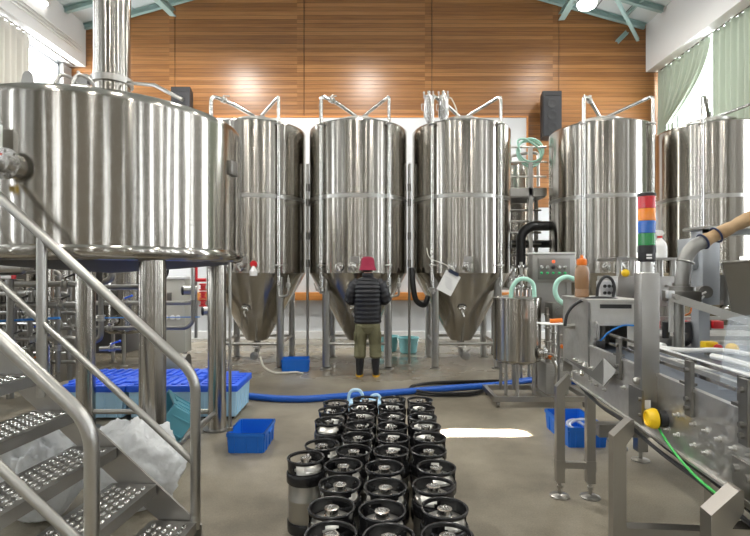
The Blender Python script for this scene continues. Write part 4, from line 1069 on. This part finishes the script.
b = MB(); b.sheet([q0, q1, q2], .004); b.sheet([q1, q4, q2], .004); b.sheet([q4, q3, q2], .004); b.build('reject_chute', DULL, SM, True)
b = MB(); b.cyl(L(-.01, .40, .94), L(-.05, .46, .88), .014, n=10); b.cyl(L(.05, .49, .96), L(.05, .49, .88), .02, n=12); b.build('clamp_screw', POLISH, SM)
b = MB()
for z in (.9, .97, 1.04): b.bolt(L(ta + .05, sb_, z), .008, (0, -1, 0))
for z in (1.0, 1.1, 1.2): b.bolt(L(tb - .03, sb_, z), .008, (0, -1, 0))
b.build('front_bolts', STEEL, SM)
# things on the seamer
def onlocal(t_, s_, z_): return ROT @ L(t_, s_, z_)
t = thing('amber_bottle', 'plastic bottle of amber liquid with orange cap on the seamer top', 'bottle', onlocal(.04, .17, 1.339))
b = MB(); b.lathe([(.040, 0), (.046, .006), (.046, .05), (.044, .055), (.046, .06), (.046, .17), (.038, .20), (.024, .215), (.022, .225), (0, .225)], n=32); b.build('body', AMBER, t)
b = MB(); b.lathe([(.030, .213), (.031, .218), (.031, .25), (.028, .254), (.012, .257), (.008, .28), (0, .281)], n=28)
for k in range(16): b.box((.0312 * math.cos(k * PI / 8), .0312 * math.sin(k * PI / 8), .234), (.003, .003, .03), rz=k * PI / 8)
b.build('cap', ORANGE, t)
t = thing('valve_block', 'small pale metal block with round ports on the seamer top', 'valve block', onlocal(.20, .16, 1.339))
b = MB(); b.b2((-.05, -.04, 0), (.05, .04, .11), .006); b.build('block', mat('pale_alloy', (.62, .63, .64), .35, .8), t)
for x in (-.028, .0, .028):
    for z in (.03, .075):
        b = MB(); b.lathe([(.011, 0), (.011, .008), (.006, .009), (0, .004)], (x, -.04, z), 14, True, (0, -1, 0)); b.build('port', BLACK, t)
def cable(pp, Y, r, m, name, label, cat='cable', n=8):
    b = MB(); b.tube(dense([at(x, y, Y) if len(q) == 0 else at(x, y, q[0]) for x, y, *q in pp], n), r, 8); return tag(b.build(name, m), label, cat)
cable([(565, 326), (567, 315), (573, 306), (583, 300), (594, 298), (607, 298), (618, 300), (626, 303)], 3.15, .010, BLACK, 'power_cable', 'black cable arching over the left side of the seamer')
cable([(597, 297), (598, 287), (602, 279), (607, 276.5), (612, 280), (614.5, 288), (613, 297)], 3.25, .010, BLACK, 'power_cable', 'black cable standing in a loop over the pale valve block')

# ------------------------------------------------------------------ filling machine behind the conveyor
FM = thing('filling_machine', 'large steel filling machine with grey gantry and hopper at the right edge', 'machine', (2.3, 3.4, 0))
def fm(): return MB()
def fmb(b, name, m, par=None): return b.build(name, m, FM, True) if par is None else b.build(name, m, par)
b = fm(); b.b2((1.80, 3.35, .78), (3.2, 4.5, 1.0), .01); fmb(b, 'bed', PLATE)
b = fm(); b.b2((1.75, 3.95, .20), (3.2, 4.05, .30)); fmb(b, 'lower_beam', DULL)
for x, y in ((2.1, 4.0), (3.1, 3.5), (3.1, 4.4)):
    b = fm(); b.b2((x - .04, y - .04, .08), (x + .04, y + .04, .79)); b.lathe([(.07, 0), (.07, .01), (.015, .02), (.015, .1)], (x, y, 0), 20); fmb(b, 'leg', STEEL)
# deck plate of the rotary table and diagonal white rails
b = fm(); b.sheet([(1.53, 2.25, 1.0), (2.75, 2.15, 1.0), (2.9, 3.35, 1.0), (1.66, 3.32, 1.0)], .03); fmb(b, 'table_deck', mat('blue_grey_deck', (.12, .14, .17), .38))
b = fm(); b.b2((1.6, 2.3, .80), (2.7, 2.35, .985)); b.b2((2.65, 2.2, .1), (2.72, 2.27, .985)); fmb(b, 'deck_apron', PLATE)
def rail_at(pp, z, r, name, m, flat=False):
    b = fm(); P = [onz(x, y, z) for x, y in pp]; b.tube(dense(P, 6), r, 8); return fmb(b, name, m)
rail_at([(650, 345.5), (668, 349), (690, 350.5), (712, 350), (735, 352), (765, 358)], 1.075, .014, 'white_rail', WHITE)
rail_at([(690, 366), (705, 368.5), (725, 371), (745, 374), (765, 377)], 1.04, .010, 'white_rail', WHITE)
rail_at([(668, 359), (690, 362), (715, 366), (740, 372), (765, 380)], 1.03, .009, 'white_rail', WHITE)
rail_at([(712, 356), (730, 360), (750, 366), (770, 372)], 1.06, .016, 'white_rail', WHITE)
b = fm(); b.tube([onz(648, 344, 1.08), onz(664, 347, 1.08)], .022, 12); fmb(b, 'rail_sleeve', WHITE)
# rail beam with red blocks
for z0, z1, y in ((1.085, 1.115, 3.62), (1.02, 1.05, 3.56), (1.15, 1.17, 3.75)):
    b = fm(); b.b2((1.80, y, z0), (3.2, y + .05, z1)); fmb(b, 'cross_rail', STEEL)
for px in (653, 683, 699, 716):
    c = at(px, 324.5, 3.58); b = fm(); b.box(c, (.075, .06, .055), bev=.006); fmb(b, 'red_block', RED)
for px in (668, 691, 707):
    c = at(px, 325, 3.6); b = fm(); b.box(c, (.035, .05, .07), bev=.004); fmb(b, 'clamp_block', DULL)
b = fm(); b.b2(at(649, 350, 3.34), at(672, 336, 3.34) + Vector((0, .2, 0)), .004); fmb(b, 'gear_housing', DULL)
b = fm(); b.tube([at(687, 322, 3.3), at(689, 333, 3.3), at(685, 341, 3.3)], lambda u: .022 + .018 * u, 14); b.ball(at(685, 341, 3.3), .034); fmb(b, 'black_clamp_arm', BLACK)
b = fm(); b.cyl(at(666, 322, 3.2), at(666, 338, 3.2), .022, n=14); fmb(b, 'black_piston', BLACK)
# filling head block with platform
b = fm(); b.b2((1.86, 3.88, 1.24), (2.33, 4.25, 1.475), .006); b.bolt((2.24, 3.88, 1.4), .012, (0, -1, 0)); b.bolt((2.24, 3.88, 1.28), .012, (0, -1, 0)); fmb(b, 'filling_head', PLATE)
b = fm(); b.b2((1.84, 3.84, 1.600), (2.34, 4.2, 1.618)); fmb(b, 'platform', STEEL)
for x in (1.88, 1.98, 2.08, 2.2, 2.3):
    b = fm(); b.cyl((x, 3.9, 1.475), (x, 3.9, 1.60), .022, n=14); fmb(b, 'platform_post', STEEL)
b = fm(); b.ball((1.90, 3.84, 1.50), .03); fmb(b, 'yellow_cap', YELLOW)
for k in range(6):
    x = 1.92 + .075 * k; b = fm(); b.cyl((x, 3.98, 1.03), (x, 3.98, 1.25), .018, n=12); b.lathe([(.03, 1.12), (.03, 1.15)], (x, 3.98, 0), 12); fmb(b, 'filling_nozzle', STEEL)
# gantry
b = fm(); b.b2(at(702.5, 305, 3.2), Vector((at(720, 0, 3.2).x, 3.32, at(0, 229, 3.2).z)), .003); fmb(b, 'gantry_column', CASTAL)
b = fm(); b.b2(at(702.5, 234, 3.2), Vector((3.0, 3.32, at(0, 227, 3.2).z)), .003); fmb(b, 'gantry_beam', CASTAL)
b = fm(); b.b2(at(703, 228.5, 3.15), Vector((3.0, 3.36, at(0, 226, 3.15).z))); fmb(b, 'gantry_cap', STEEL)
b = fm(); b.b2(at(693, 269, 3.25), Vector((at(704, 0, 3.25).x, 3.42, at(0, 238, 3.25).z)), .004); b.bolt(at(698, 266, 3.25), .01, (0, -1, 0)); fmb(b, 'side_box', CASTAL)
b = fm(); b.b2((2.06, 3.21, 1.0), (2.13, 3.29, 1.31)); fmb(b, 'gantry_foot', CASTAL)
b = fm(); b.cyl(at(698, 292, 3.3), at(706, 292, 3.15), .04, n=18); b.cyl(at(722, 275, 3.3), at(722, 300, 3.3), .05, n=18); b.cyl(at(728, 268, 3.3), at(728, 275, 3.3), .03, n=14); fmb(b, 'drive_motor', DULL)
b = fm(); b.b2(at(724, 305, 3.4), at(735, 280, 3.4) + Vector((0, .1, 0)), .004); fmb(b, 'terminal_box', DULL)
for k, pp in enumerate(([(693, 302), (697, 298), (702, 294), (706, 292)], [(692, 306), (696, 300), (700, 300), (704, 296)])):
    b = fm(); b.tube(dense([at(x, y, 3.1) for x, y in pp], 6), .006, 8); fmb(b, 'white_wire', WHITE)
b = fm(); b.tube(dense([at(x, y, 3.1) for x, y in ((683, 316), (690, 313), (692, 307), (697, 306))], 6), .005, 8); fmb(b, 'orange_wire', ORANGE)
# hopper
b = fm(); y0, y1 = 2.45, 3.0
top = [(1.69, y0, 1.55), (2.55, y0 - .15, 1.60), (2.75, y1, 1.60), (2.06, y1, 1.55)]; bot = [(1.82, y0 + .1, 1.235), (2.35, y0 + .0, 1.235), (2.5, y1 - .1, 1.235), (2.10, y1 - .1, 1.235)]
for k in range(4):
    j = (k + 1) % 4; b.sheet([bot[k], bot[j], top[j], top[k]], .006)
b.tube([top[0], top[1], top[2], top[3]], .008, 6, closed=True); fmb(b, 'hopper', DULL)
b = fm(); b.b2((2.2, 2.7, 1.0), (2.3, 2.8, 1.24)); fmb(b, 'hopper_stand', DULL)
# flat guard arm
b = fm(); a0, a1 = at(671, 297, 2.55), at(760, 325, 2.35); d = Vector((0, 0, .042)); b.sheet([a0 - d / 2, a1 - d / 2, a1 + d / 2, a0 + d / 2], .008); b.bolt(at(675, 297, 2.54), .014, (0, -1, 0), .02); fmb(b, 'guard_arm', STEEL)
b = fm(); b.box(at(670, 294.5, 2.56), (.035, .03, .04), bev=.005); fmb(b, 'arm_end', mat('pale_alloy', (.62, .63, .64), .35, .8))
b = fm(); b.cyl(at(671, 297, 2.56), at(671, 297, 2.56) + Vector((0, 0, -.18)), .012); fmb(b, 'arm_pivot', STEEL)
# e-stops
for px, py, r in ((709, 346, True), (732, 348.5, False)):
    c = at(px, py, 2.95); b = fm()
    if r: b.box(c, (.075, .06, .055), bev=.008)
    else: b.ball(c, (.035, .035, .032))
    e = fmb(b, 'yellow_switch', YELLOW)
    if r:
        b = fm(); b.bm; b.lathe([(.02, 0), (.026, .01), (.024, .025), (0, .03)], c + Vector((.02, -.03, -.008)), 20, True, (.2, -1, 0)); fmb(b, 'red_button', RED)
    b = fm(); b.b2(c + Vector((-.015, .0, -.19)), c + Vector((.015, .02, -.02))); fmb(b, 'switch_post', DULL)
# acrylic guard
b = fm(); b.sheet([at(718, 392, 2.02), at(728, 318, 2.02), at(775, 312, 1.95), at(775, 402, 1.95)], .005); fmb(b, 'acrylic_guard', ACRYL)
# spray bottle
t = thing('spray_bottle', 'white spray bottle with red trigger on the machine platform', 'bottle', (2.255, 4.0, 1.618))
b = MB(); b.lathe([(.048, 0), (.052, .006), (.052, .09), (.045, .12), (.022, .15), (.016, .158), (.016, .17), (0, .17)], n=28); b.build('body', WHITE, t)
b = MB(); b.lathe([(.019, .162), (.019, .178), (0, .178)], n=20); b.build('collar', RED, t)
b = MB(); b.sheet([(-.055, 0, .212), (-.06, 0, .198), (-.02, 0, .178), (.018, 0, .178), (.03, 0, .20), (.012, 0, .222), (-.02, 0, .226)], .022); b.build('spray_head', WHITE, t)
b = MB(); b.tube([(-.035, 0, .195), (-.045, 0, .17), (-.04, 0, .145)], .006, 8, bend=.02); b.build('trigger', RED, t)
# duct hose with kraft wrap
YD = 3.0
DS = mat('grey_duct', (.27, .265, .25), .42, .75)
t = thing('vacuum_duct', 'grey flexible duct wrapped in brown paper rising to the right edge', 'duct', at(683, 288, YD))
b = MB(); P = dense([at(x, y, YD) for x, y in ((682, 287), (683.5, 272), (686, 258), (693, 247.5), (704, 241))], 14); b.tube(P, .040, 18, ribs=.025); b.build('flexible_hose', DS, t, True)
b = MB(); b.tube(dense([at(700, 243, YD), at(717, 234.5, YD), at(735, 225.5, 2.95), at(758, 214, 2.9)], 10), lambda u: .038 + .003 * math.sin(u * 17) - .0015 * math.sin(u * 41), 16); b.build('paper_wrap', KRAFT, t, True)
for (x, y) in ((703, 241.5), (716, 235)):
    b = MB(); c = at(x, y, YD); d = (at(717, 234.5, YD) - at(703, 241.5, YD)); b.torus(c, .045, .006, d, 28, 6); b.build('navy_tie', mat('navy_tie', (.02, .03, .08), .5), t, True)
b = MB(); b.lathe([(.07, -.012), (.07, .012), (.05, .014), (.05, .03)], at(682, 288.5, YD), 24); b.build('flange', DULL, t, True)
b = MB(); c = at(682, 289, YD); b.b2((c.x - .075, c.y - .07, c.z - .075), (c.x + .075, c.y + .08, c.z - .01), .004); b.cyl((c.x, c.y + .03, 1.0), (c.x, c.y + .03, c.z - .07), .03, n=16); b.build('suction_box', DULL, t, True)
b = MB(); b.torus(at(685.5, 262, YD), .045, .006, (.3, 0, 1), 28, 6); b.build('hose_clamp', STEEL, t, True)

# ------------------------------------------------------------------ pipework behind the stairs and kettle
def pipe(pp, Y, rpx, label, m=STEEL, bend=6, valves=(), name='process_pipe', cat='pipe'):
    P = [at(x, y, Y) for x, y in pp]; r = rpx * Y / F
    t = thing(name, label, cat, P[0])
    b = MB(); b.tube(P, r, 14, bend=bend * Y / F); b.build('pipe', m, t, True)
    for (x, y, dx, dz, hm) in valves:
        c = at(x, y, Y) - P[0]; butterfly_valve(t, c, (dx, 0, dz), r * 1.15, (0, -.4, 1) if dx else (-1, -.4, 0), .11, STEEL, hm)
    return t
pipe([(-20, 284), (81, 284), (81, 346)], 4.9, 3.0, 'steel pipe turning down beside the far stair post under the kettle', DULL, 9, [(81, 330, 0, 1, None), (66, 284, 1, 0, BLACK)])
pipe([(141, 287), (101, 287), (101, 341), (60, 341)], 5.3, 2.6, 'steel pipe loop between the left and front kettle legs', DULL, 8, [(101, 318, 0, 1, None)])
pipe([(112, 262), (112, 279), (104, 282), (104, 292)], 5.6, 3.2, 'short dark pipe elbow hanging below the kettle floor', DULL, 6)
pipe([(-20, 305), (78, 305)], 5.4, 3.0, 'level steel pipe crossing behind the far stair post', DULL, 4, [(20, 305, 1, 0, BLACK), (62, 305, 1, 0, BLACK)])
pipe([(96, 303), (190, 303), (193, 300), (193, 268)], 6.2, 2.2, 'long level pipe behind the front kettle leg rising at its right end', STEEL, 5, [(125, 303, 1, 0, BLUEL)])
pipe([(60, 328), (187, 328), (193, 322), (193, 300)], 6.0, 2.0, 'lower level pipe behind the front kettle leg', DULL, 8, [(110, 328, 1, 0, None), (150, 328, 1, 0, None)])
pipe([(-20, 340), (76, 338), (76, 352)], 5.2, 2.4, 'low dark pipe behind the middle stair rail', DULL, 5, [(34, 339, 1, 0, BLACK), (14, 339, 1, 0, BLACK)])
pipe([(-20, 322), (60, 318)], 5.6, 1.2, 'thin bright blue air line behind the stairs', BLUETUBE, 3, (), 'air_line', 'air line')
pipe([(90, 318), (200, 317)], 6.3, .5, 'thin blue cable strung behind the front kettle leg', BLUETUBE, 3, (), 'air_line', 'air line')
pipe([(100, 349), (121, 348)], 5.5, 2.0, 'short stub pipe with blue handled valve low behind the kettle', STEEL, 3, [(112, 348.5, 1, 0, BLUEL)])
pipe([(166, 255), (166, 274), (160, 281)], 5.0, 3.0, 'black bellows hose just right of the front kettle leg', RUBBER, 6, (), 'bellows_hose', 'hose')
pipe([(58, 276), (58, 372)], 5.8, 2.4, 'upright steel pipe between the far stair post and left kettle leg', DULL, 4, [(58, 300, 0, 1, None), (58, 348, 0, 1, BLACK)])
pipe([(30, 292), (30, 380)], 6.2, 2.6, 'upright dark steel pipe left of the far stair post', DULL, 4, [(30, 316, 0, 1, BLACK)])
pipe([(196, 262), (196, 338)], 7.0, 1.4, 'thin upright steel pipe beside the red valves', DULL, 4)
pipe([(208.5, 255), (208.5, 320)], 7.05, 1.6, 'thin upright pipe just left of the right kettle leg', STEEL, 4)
RV = pipe([(196, 262), (196, 280), (206, 280)], 6.8, 1.8, 'red painted pipe elbow under the right end of the kettle', RED, 2, (), 'red_pipe')
for y in (287, 295, 303):
    t = thing('red_valve', 'red valve beside the right kettle leg, %s of three' % {287: 'top', 295: 'middle', 303: 'bottom'}[y], 'valve', at(203, y, 6.8), 0, 'red valves under the kettle')
    b = MB(); b.lathe([(.02, -.05), (.05, -.045), (.05, -.03), (.03, -.025), (.03, .025), (.05, .03), (.05, .045), (.02, .05)], n=16); b.build('body', RED, t)
    b = MB(); b.tube([(0, -.02, 0), (0, -.09, .0), (.07, -.1, .02)], .01, 8, bend=.02); b.build('lever', RED, t)
for (x, y, Y, lab) in ((183.5, 290.5, 6.2, 'by the beige cabinet'), (203.5, 311, 6.4, 'below the red valves')):
    t = thing('motor_valve', 'round capped steel motor valve ' + lab, 'valve', at(x, y, Y), 0)
    b = MB(); b.cyl((0, 0, 0), (.14, .06, 0), .055, n=24); b.build('barrel', STEEL, t)
    b = MB(); b.lathe([(.058, 0), (.058, .02), (.03, .03), (0, .03)], (0, 0, 0), 24, True, (-.92, -.39, 0)); b.build('cap', BLACK, t)
t = thing('pump_motor', 'horizontal steel pump cylinder with red band at the far left under the kettle', 'pump', at(10, 268, 4.6))
b = MB(); b.lathe([(.05, -.22), (.062, -.2), (.062, .10), (.05, .13), (.03, .14), (.03, .2)], (0, 0, 0), 28, True, 'X'); b.build('barrel', STEEL, t)
b = MB(); b.b2((-.09, -.06, -.10), (.11, .06, -.062)); b.build('foot_block', DULL, t)
b = MB(); b.b2((-.09, -.066, -.10), (-.045, -.058, -.065)).b2((.06, -.066, -.10), (.10, -.058, -.065)); b.build('red_mark', RED, t)
b = MB(); b.b2((-.04, -.064, -.095), (.055, -.058, -.07)); b.build('white_mark', WHITE, t)
b = MB(); b.cyl((0, 0, -1.2), (0, 0, -.1), .03); b.build('pedestal', DULL, t)
t = thing('control_cabinet', 'beige steel control cabinet standing behind the front kettle leg', 'cabinet', (at(174, 0, 7.2).x, 7.3, 0))
b = MB(); b.b2((-.19, -.1, .35), (.16, .15, 1.44), .01); b.build('body', CREAM, t)
b = MB(); b.b2((-.19, -.12, 1.41), (.17, .16, 1.45), .006); b.build('top_cover', WHITE, t)
b = MB(); b.b2((-.1, -.115, 1.08), (-.03, -.098, 1.22), .004); b.build('display', DULL, t)
for x in (-.12, -.02, .06):
    b = MB(); b.lathe([(.035, 0), (.035, .015), (.024, .02), (0, .018)], (x, -.1, .86), 18, True, (0, -1, 0)); b.build('gauge', WHITE, t)
for x in (-.16, .13):
    b = MB(); b.b2((x - .02, -.05, 0), (x + .02, .0, .36)); b.build('leg', DULL, t)
def small_tank(label, px, Y, r, z0, z1):
    t = thing('storage_tank', label, 'tank', (at(px, 0, Y).x, Y, 0))
    b = MB(); b.lathe([(.05, z0 - .06), (r * .8, z0 - .03), (r, z0 + .02), (r, z1 - .03), (r * .8, z1 + .04), (0, z1 + .09)], n=64); b.build('shell', TANK, t)
    for k in range(3):
        a = k * 2 * PI / 3 - PI / 2 + .3; b = MB(); b.cyl((r * .75 * math.cos(a), r * .75 * math.sin(a), .02), (r * .75 * math.cos(a), r * .75 * math.sin(a), z0), .03, n=14); b.lathe([(.06, 0), (.06, .012), (.02, .03)], (r * .75 * math.cos(a), r * .75 * math.sin(a), 0), 16); b.build('leg', STEEL, t)
    port(t, (.0, -r, z0 + .2), (0, -1, 0), .05)
small_tank('bright steel tank standing behind the pipe loop under the kettle', 127, 8.3, .36, .55, 2.2)
small_tank('steel tank on legs at the far left wall behind the stairs', 60, 8.6, .5, .7, 2.6)
small_tank('steel tank on legs farthest left behind the stair rails', 2, 7.7, .4, .7, 2.5)
t = thing('pump_skid', 'low dark steel pump frame on the floor behind the blue totes', 'pump', (at(165, 0, 6.6).x, 6.7, 0))
b = MB(); b.b2((-.30, -.2, .12), (.45, -.14, .18)).b2((-.30, .14, .12), (.45, .2, .18)).b2((-.30, -.14, .12), (-.24, .14, .18)).b2((.39, -.14, .12), (.45, .14, .18)); b.build('frame', DULL, t)
b = MB(); b.cyl((-.2, 0, .30), (.12, 0, .30), .10, n=28); b.cyl((.12, 0, .30), (.2, 0, .30), .06, n=20); b.cyl((.2, 0, .30), (.27, 0, .30), .12, n=28); b.build('motor', DULL, t)
b = MB(); b.b2((-.05, -.22, .24), (.3, -.16, .4), .01); b.build('junction_box', CASTAL, t)
for x in (-.27, .42):
    for y in (-.17, .17):
        b = MB(); b.cyl((x, y, 0), (x, y, .13), .025, n=12); b.build('foot', RUBBER, t)

# denser pipe rack, and added dark masses deepening the shade behind the stairs
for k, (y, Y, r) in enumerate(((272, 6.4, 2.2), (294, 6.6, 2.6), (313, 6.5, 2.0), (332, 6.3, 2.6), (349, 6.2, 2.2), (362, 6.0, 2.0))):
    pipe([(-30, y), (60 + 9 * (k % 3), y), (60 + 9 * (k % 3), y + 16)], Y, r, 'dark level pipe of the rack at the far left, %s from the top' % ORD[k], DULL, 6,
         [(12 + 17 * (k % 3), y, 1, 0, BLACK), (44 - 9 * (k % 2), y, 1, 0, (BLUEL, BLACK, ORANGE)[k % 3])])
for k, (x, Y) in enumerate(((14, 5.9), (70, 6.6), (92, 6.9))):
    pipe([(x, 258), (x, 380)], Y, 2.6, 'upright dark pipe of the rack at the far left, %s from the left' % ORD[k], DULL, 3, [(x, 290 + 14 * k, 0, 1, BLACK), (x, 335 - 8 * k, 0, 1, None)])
t = thing('dark_filler_block', 'added dark plate block deepening the shade low behind the stairs at far left', 'machine', (at(40, 0, 7.0).x, 7.1, 0))  # invented dark mass, stands in for the gloom under the kettle
b = MB()
for k in range(16): b.b2((-.5 + .05 * k, -.2, .3), (-.47 + .05 * k, .2, 1.25))
b.b2((-.56, -.24, .0), (-.51, .24, 1.35)).b2((.32, -.24, .0), (.37, .24, 1.35)); b.build('plate_stack', DULL, t)
for z in (.4, .8, 1.2):
    b = MB(); b.cyl((-.62, -.22, z), (.45, -.22, z), .018, n=10); b.build('tie_rod', STEEL, t)
t = thing('dark_filler_box', 'added dark grey box deepening the shade at the wall behind the left pipe rack', 'cabinet', (-5.6, 9.6, 0))  # invented dark box, darkens the pale wall behind the pipes
b = MB(); b.b2((-.9, -.25, 0), (.9, .25, 2.2), .01); b.build('body', mat('dark_filler_grey', (.07, .07, .075), .5), t)
b = MB(); b.b2((-.88, -.262, .15), (-.01, -.25, 2.15)); b.build('door', MATS['dark_filler_grey'], t)
b = MB(); b.b2((.01, -.262, .15), (.88, -.25, 2.15)); b.build('door', MATS['dark_filler_grey'], t)
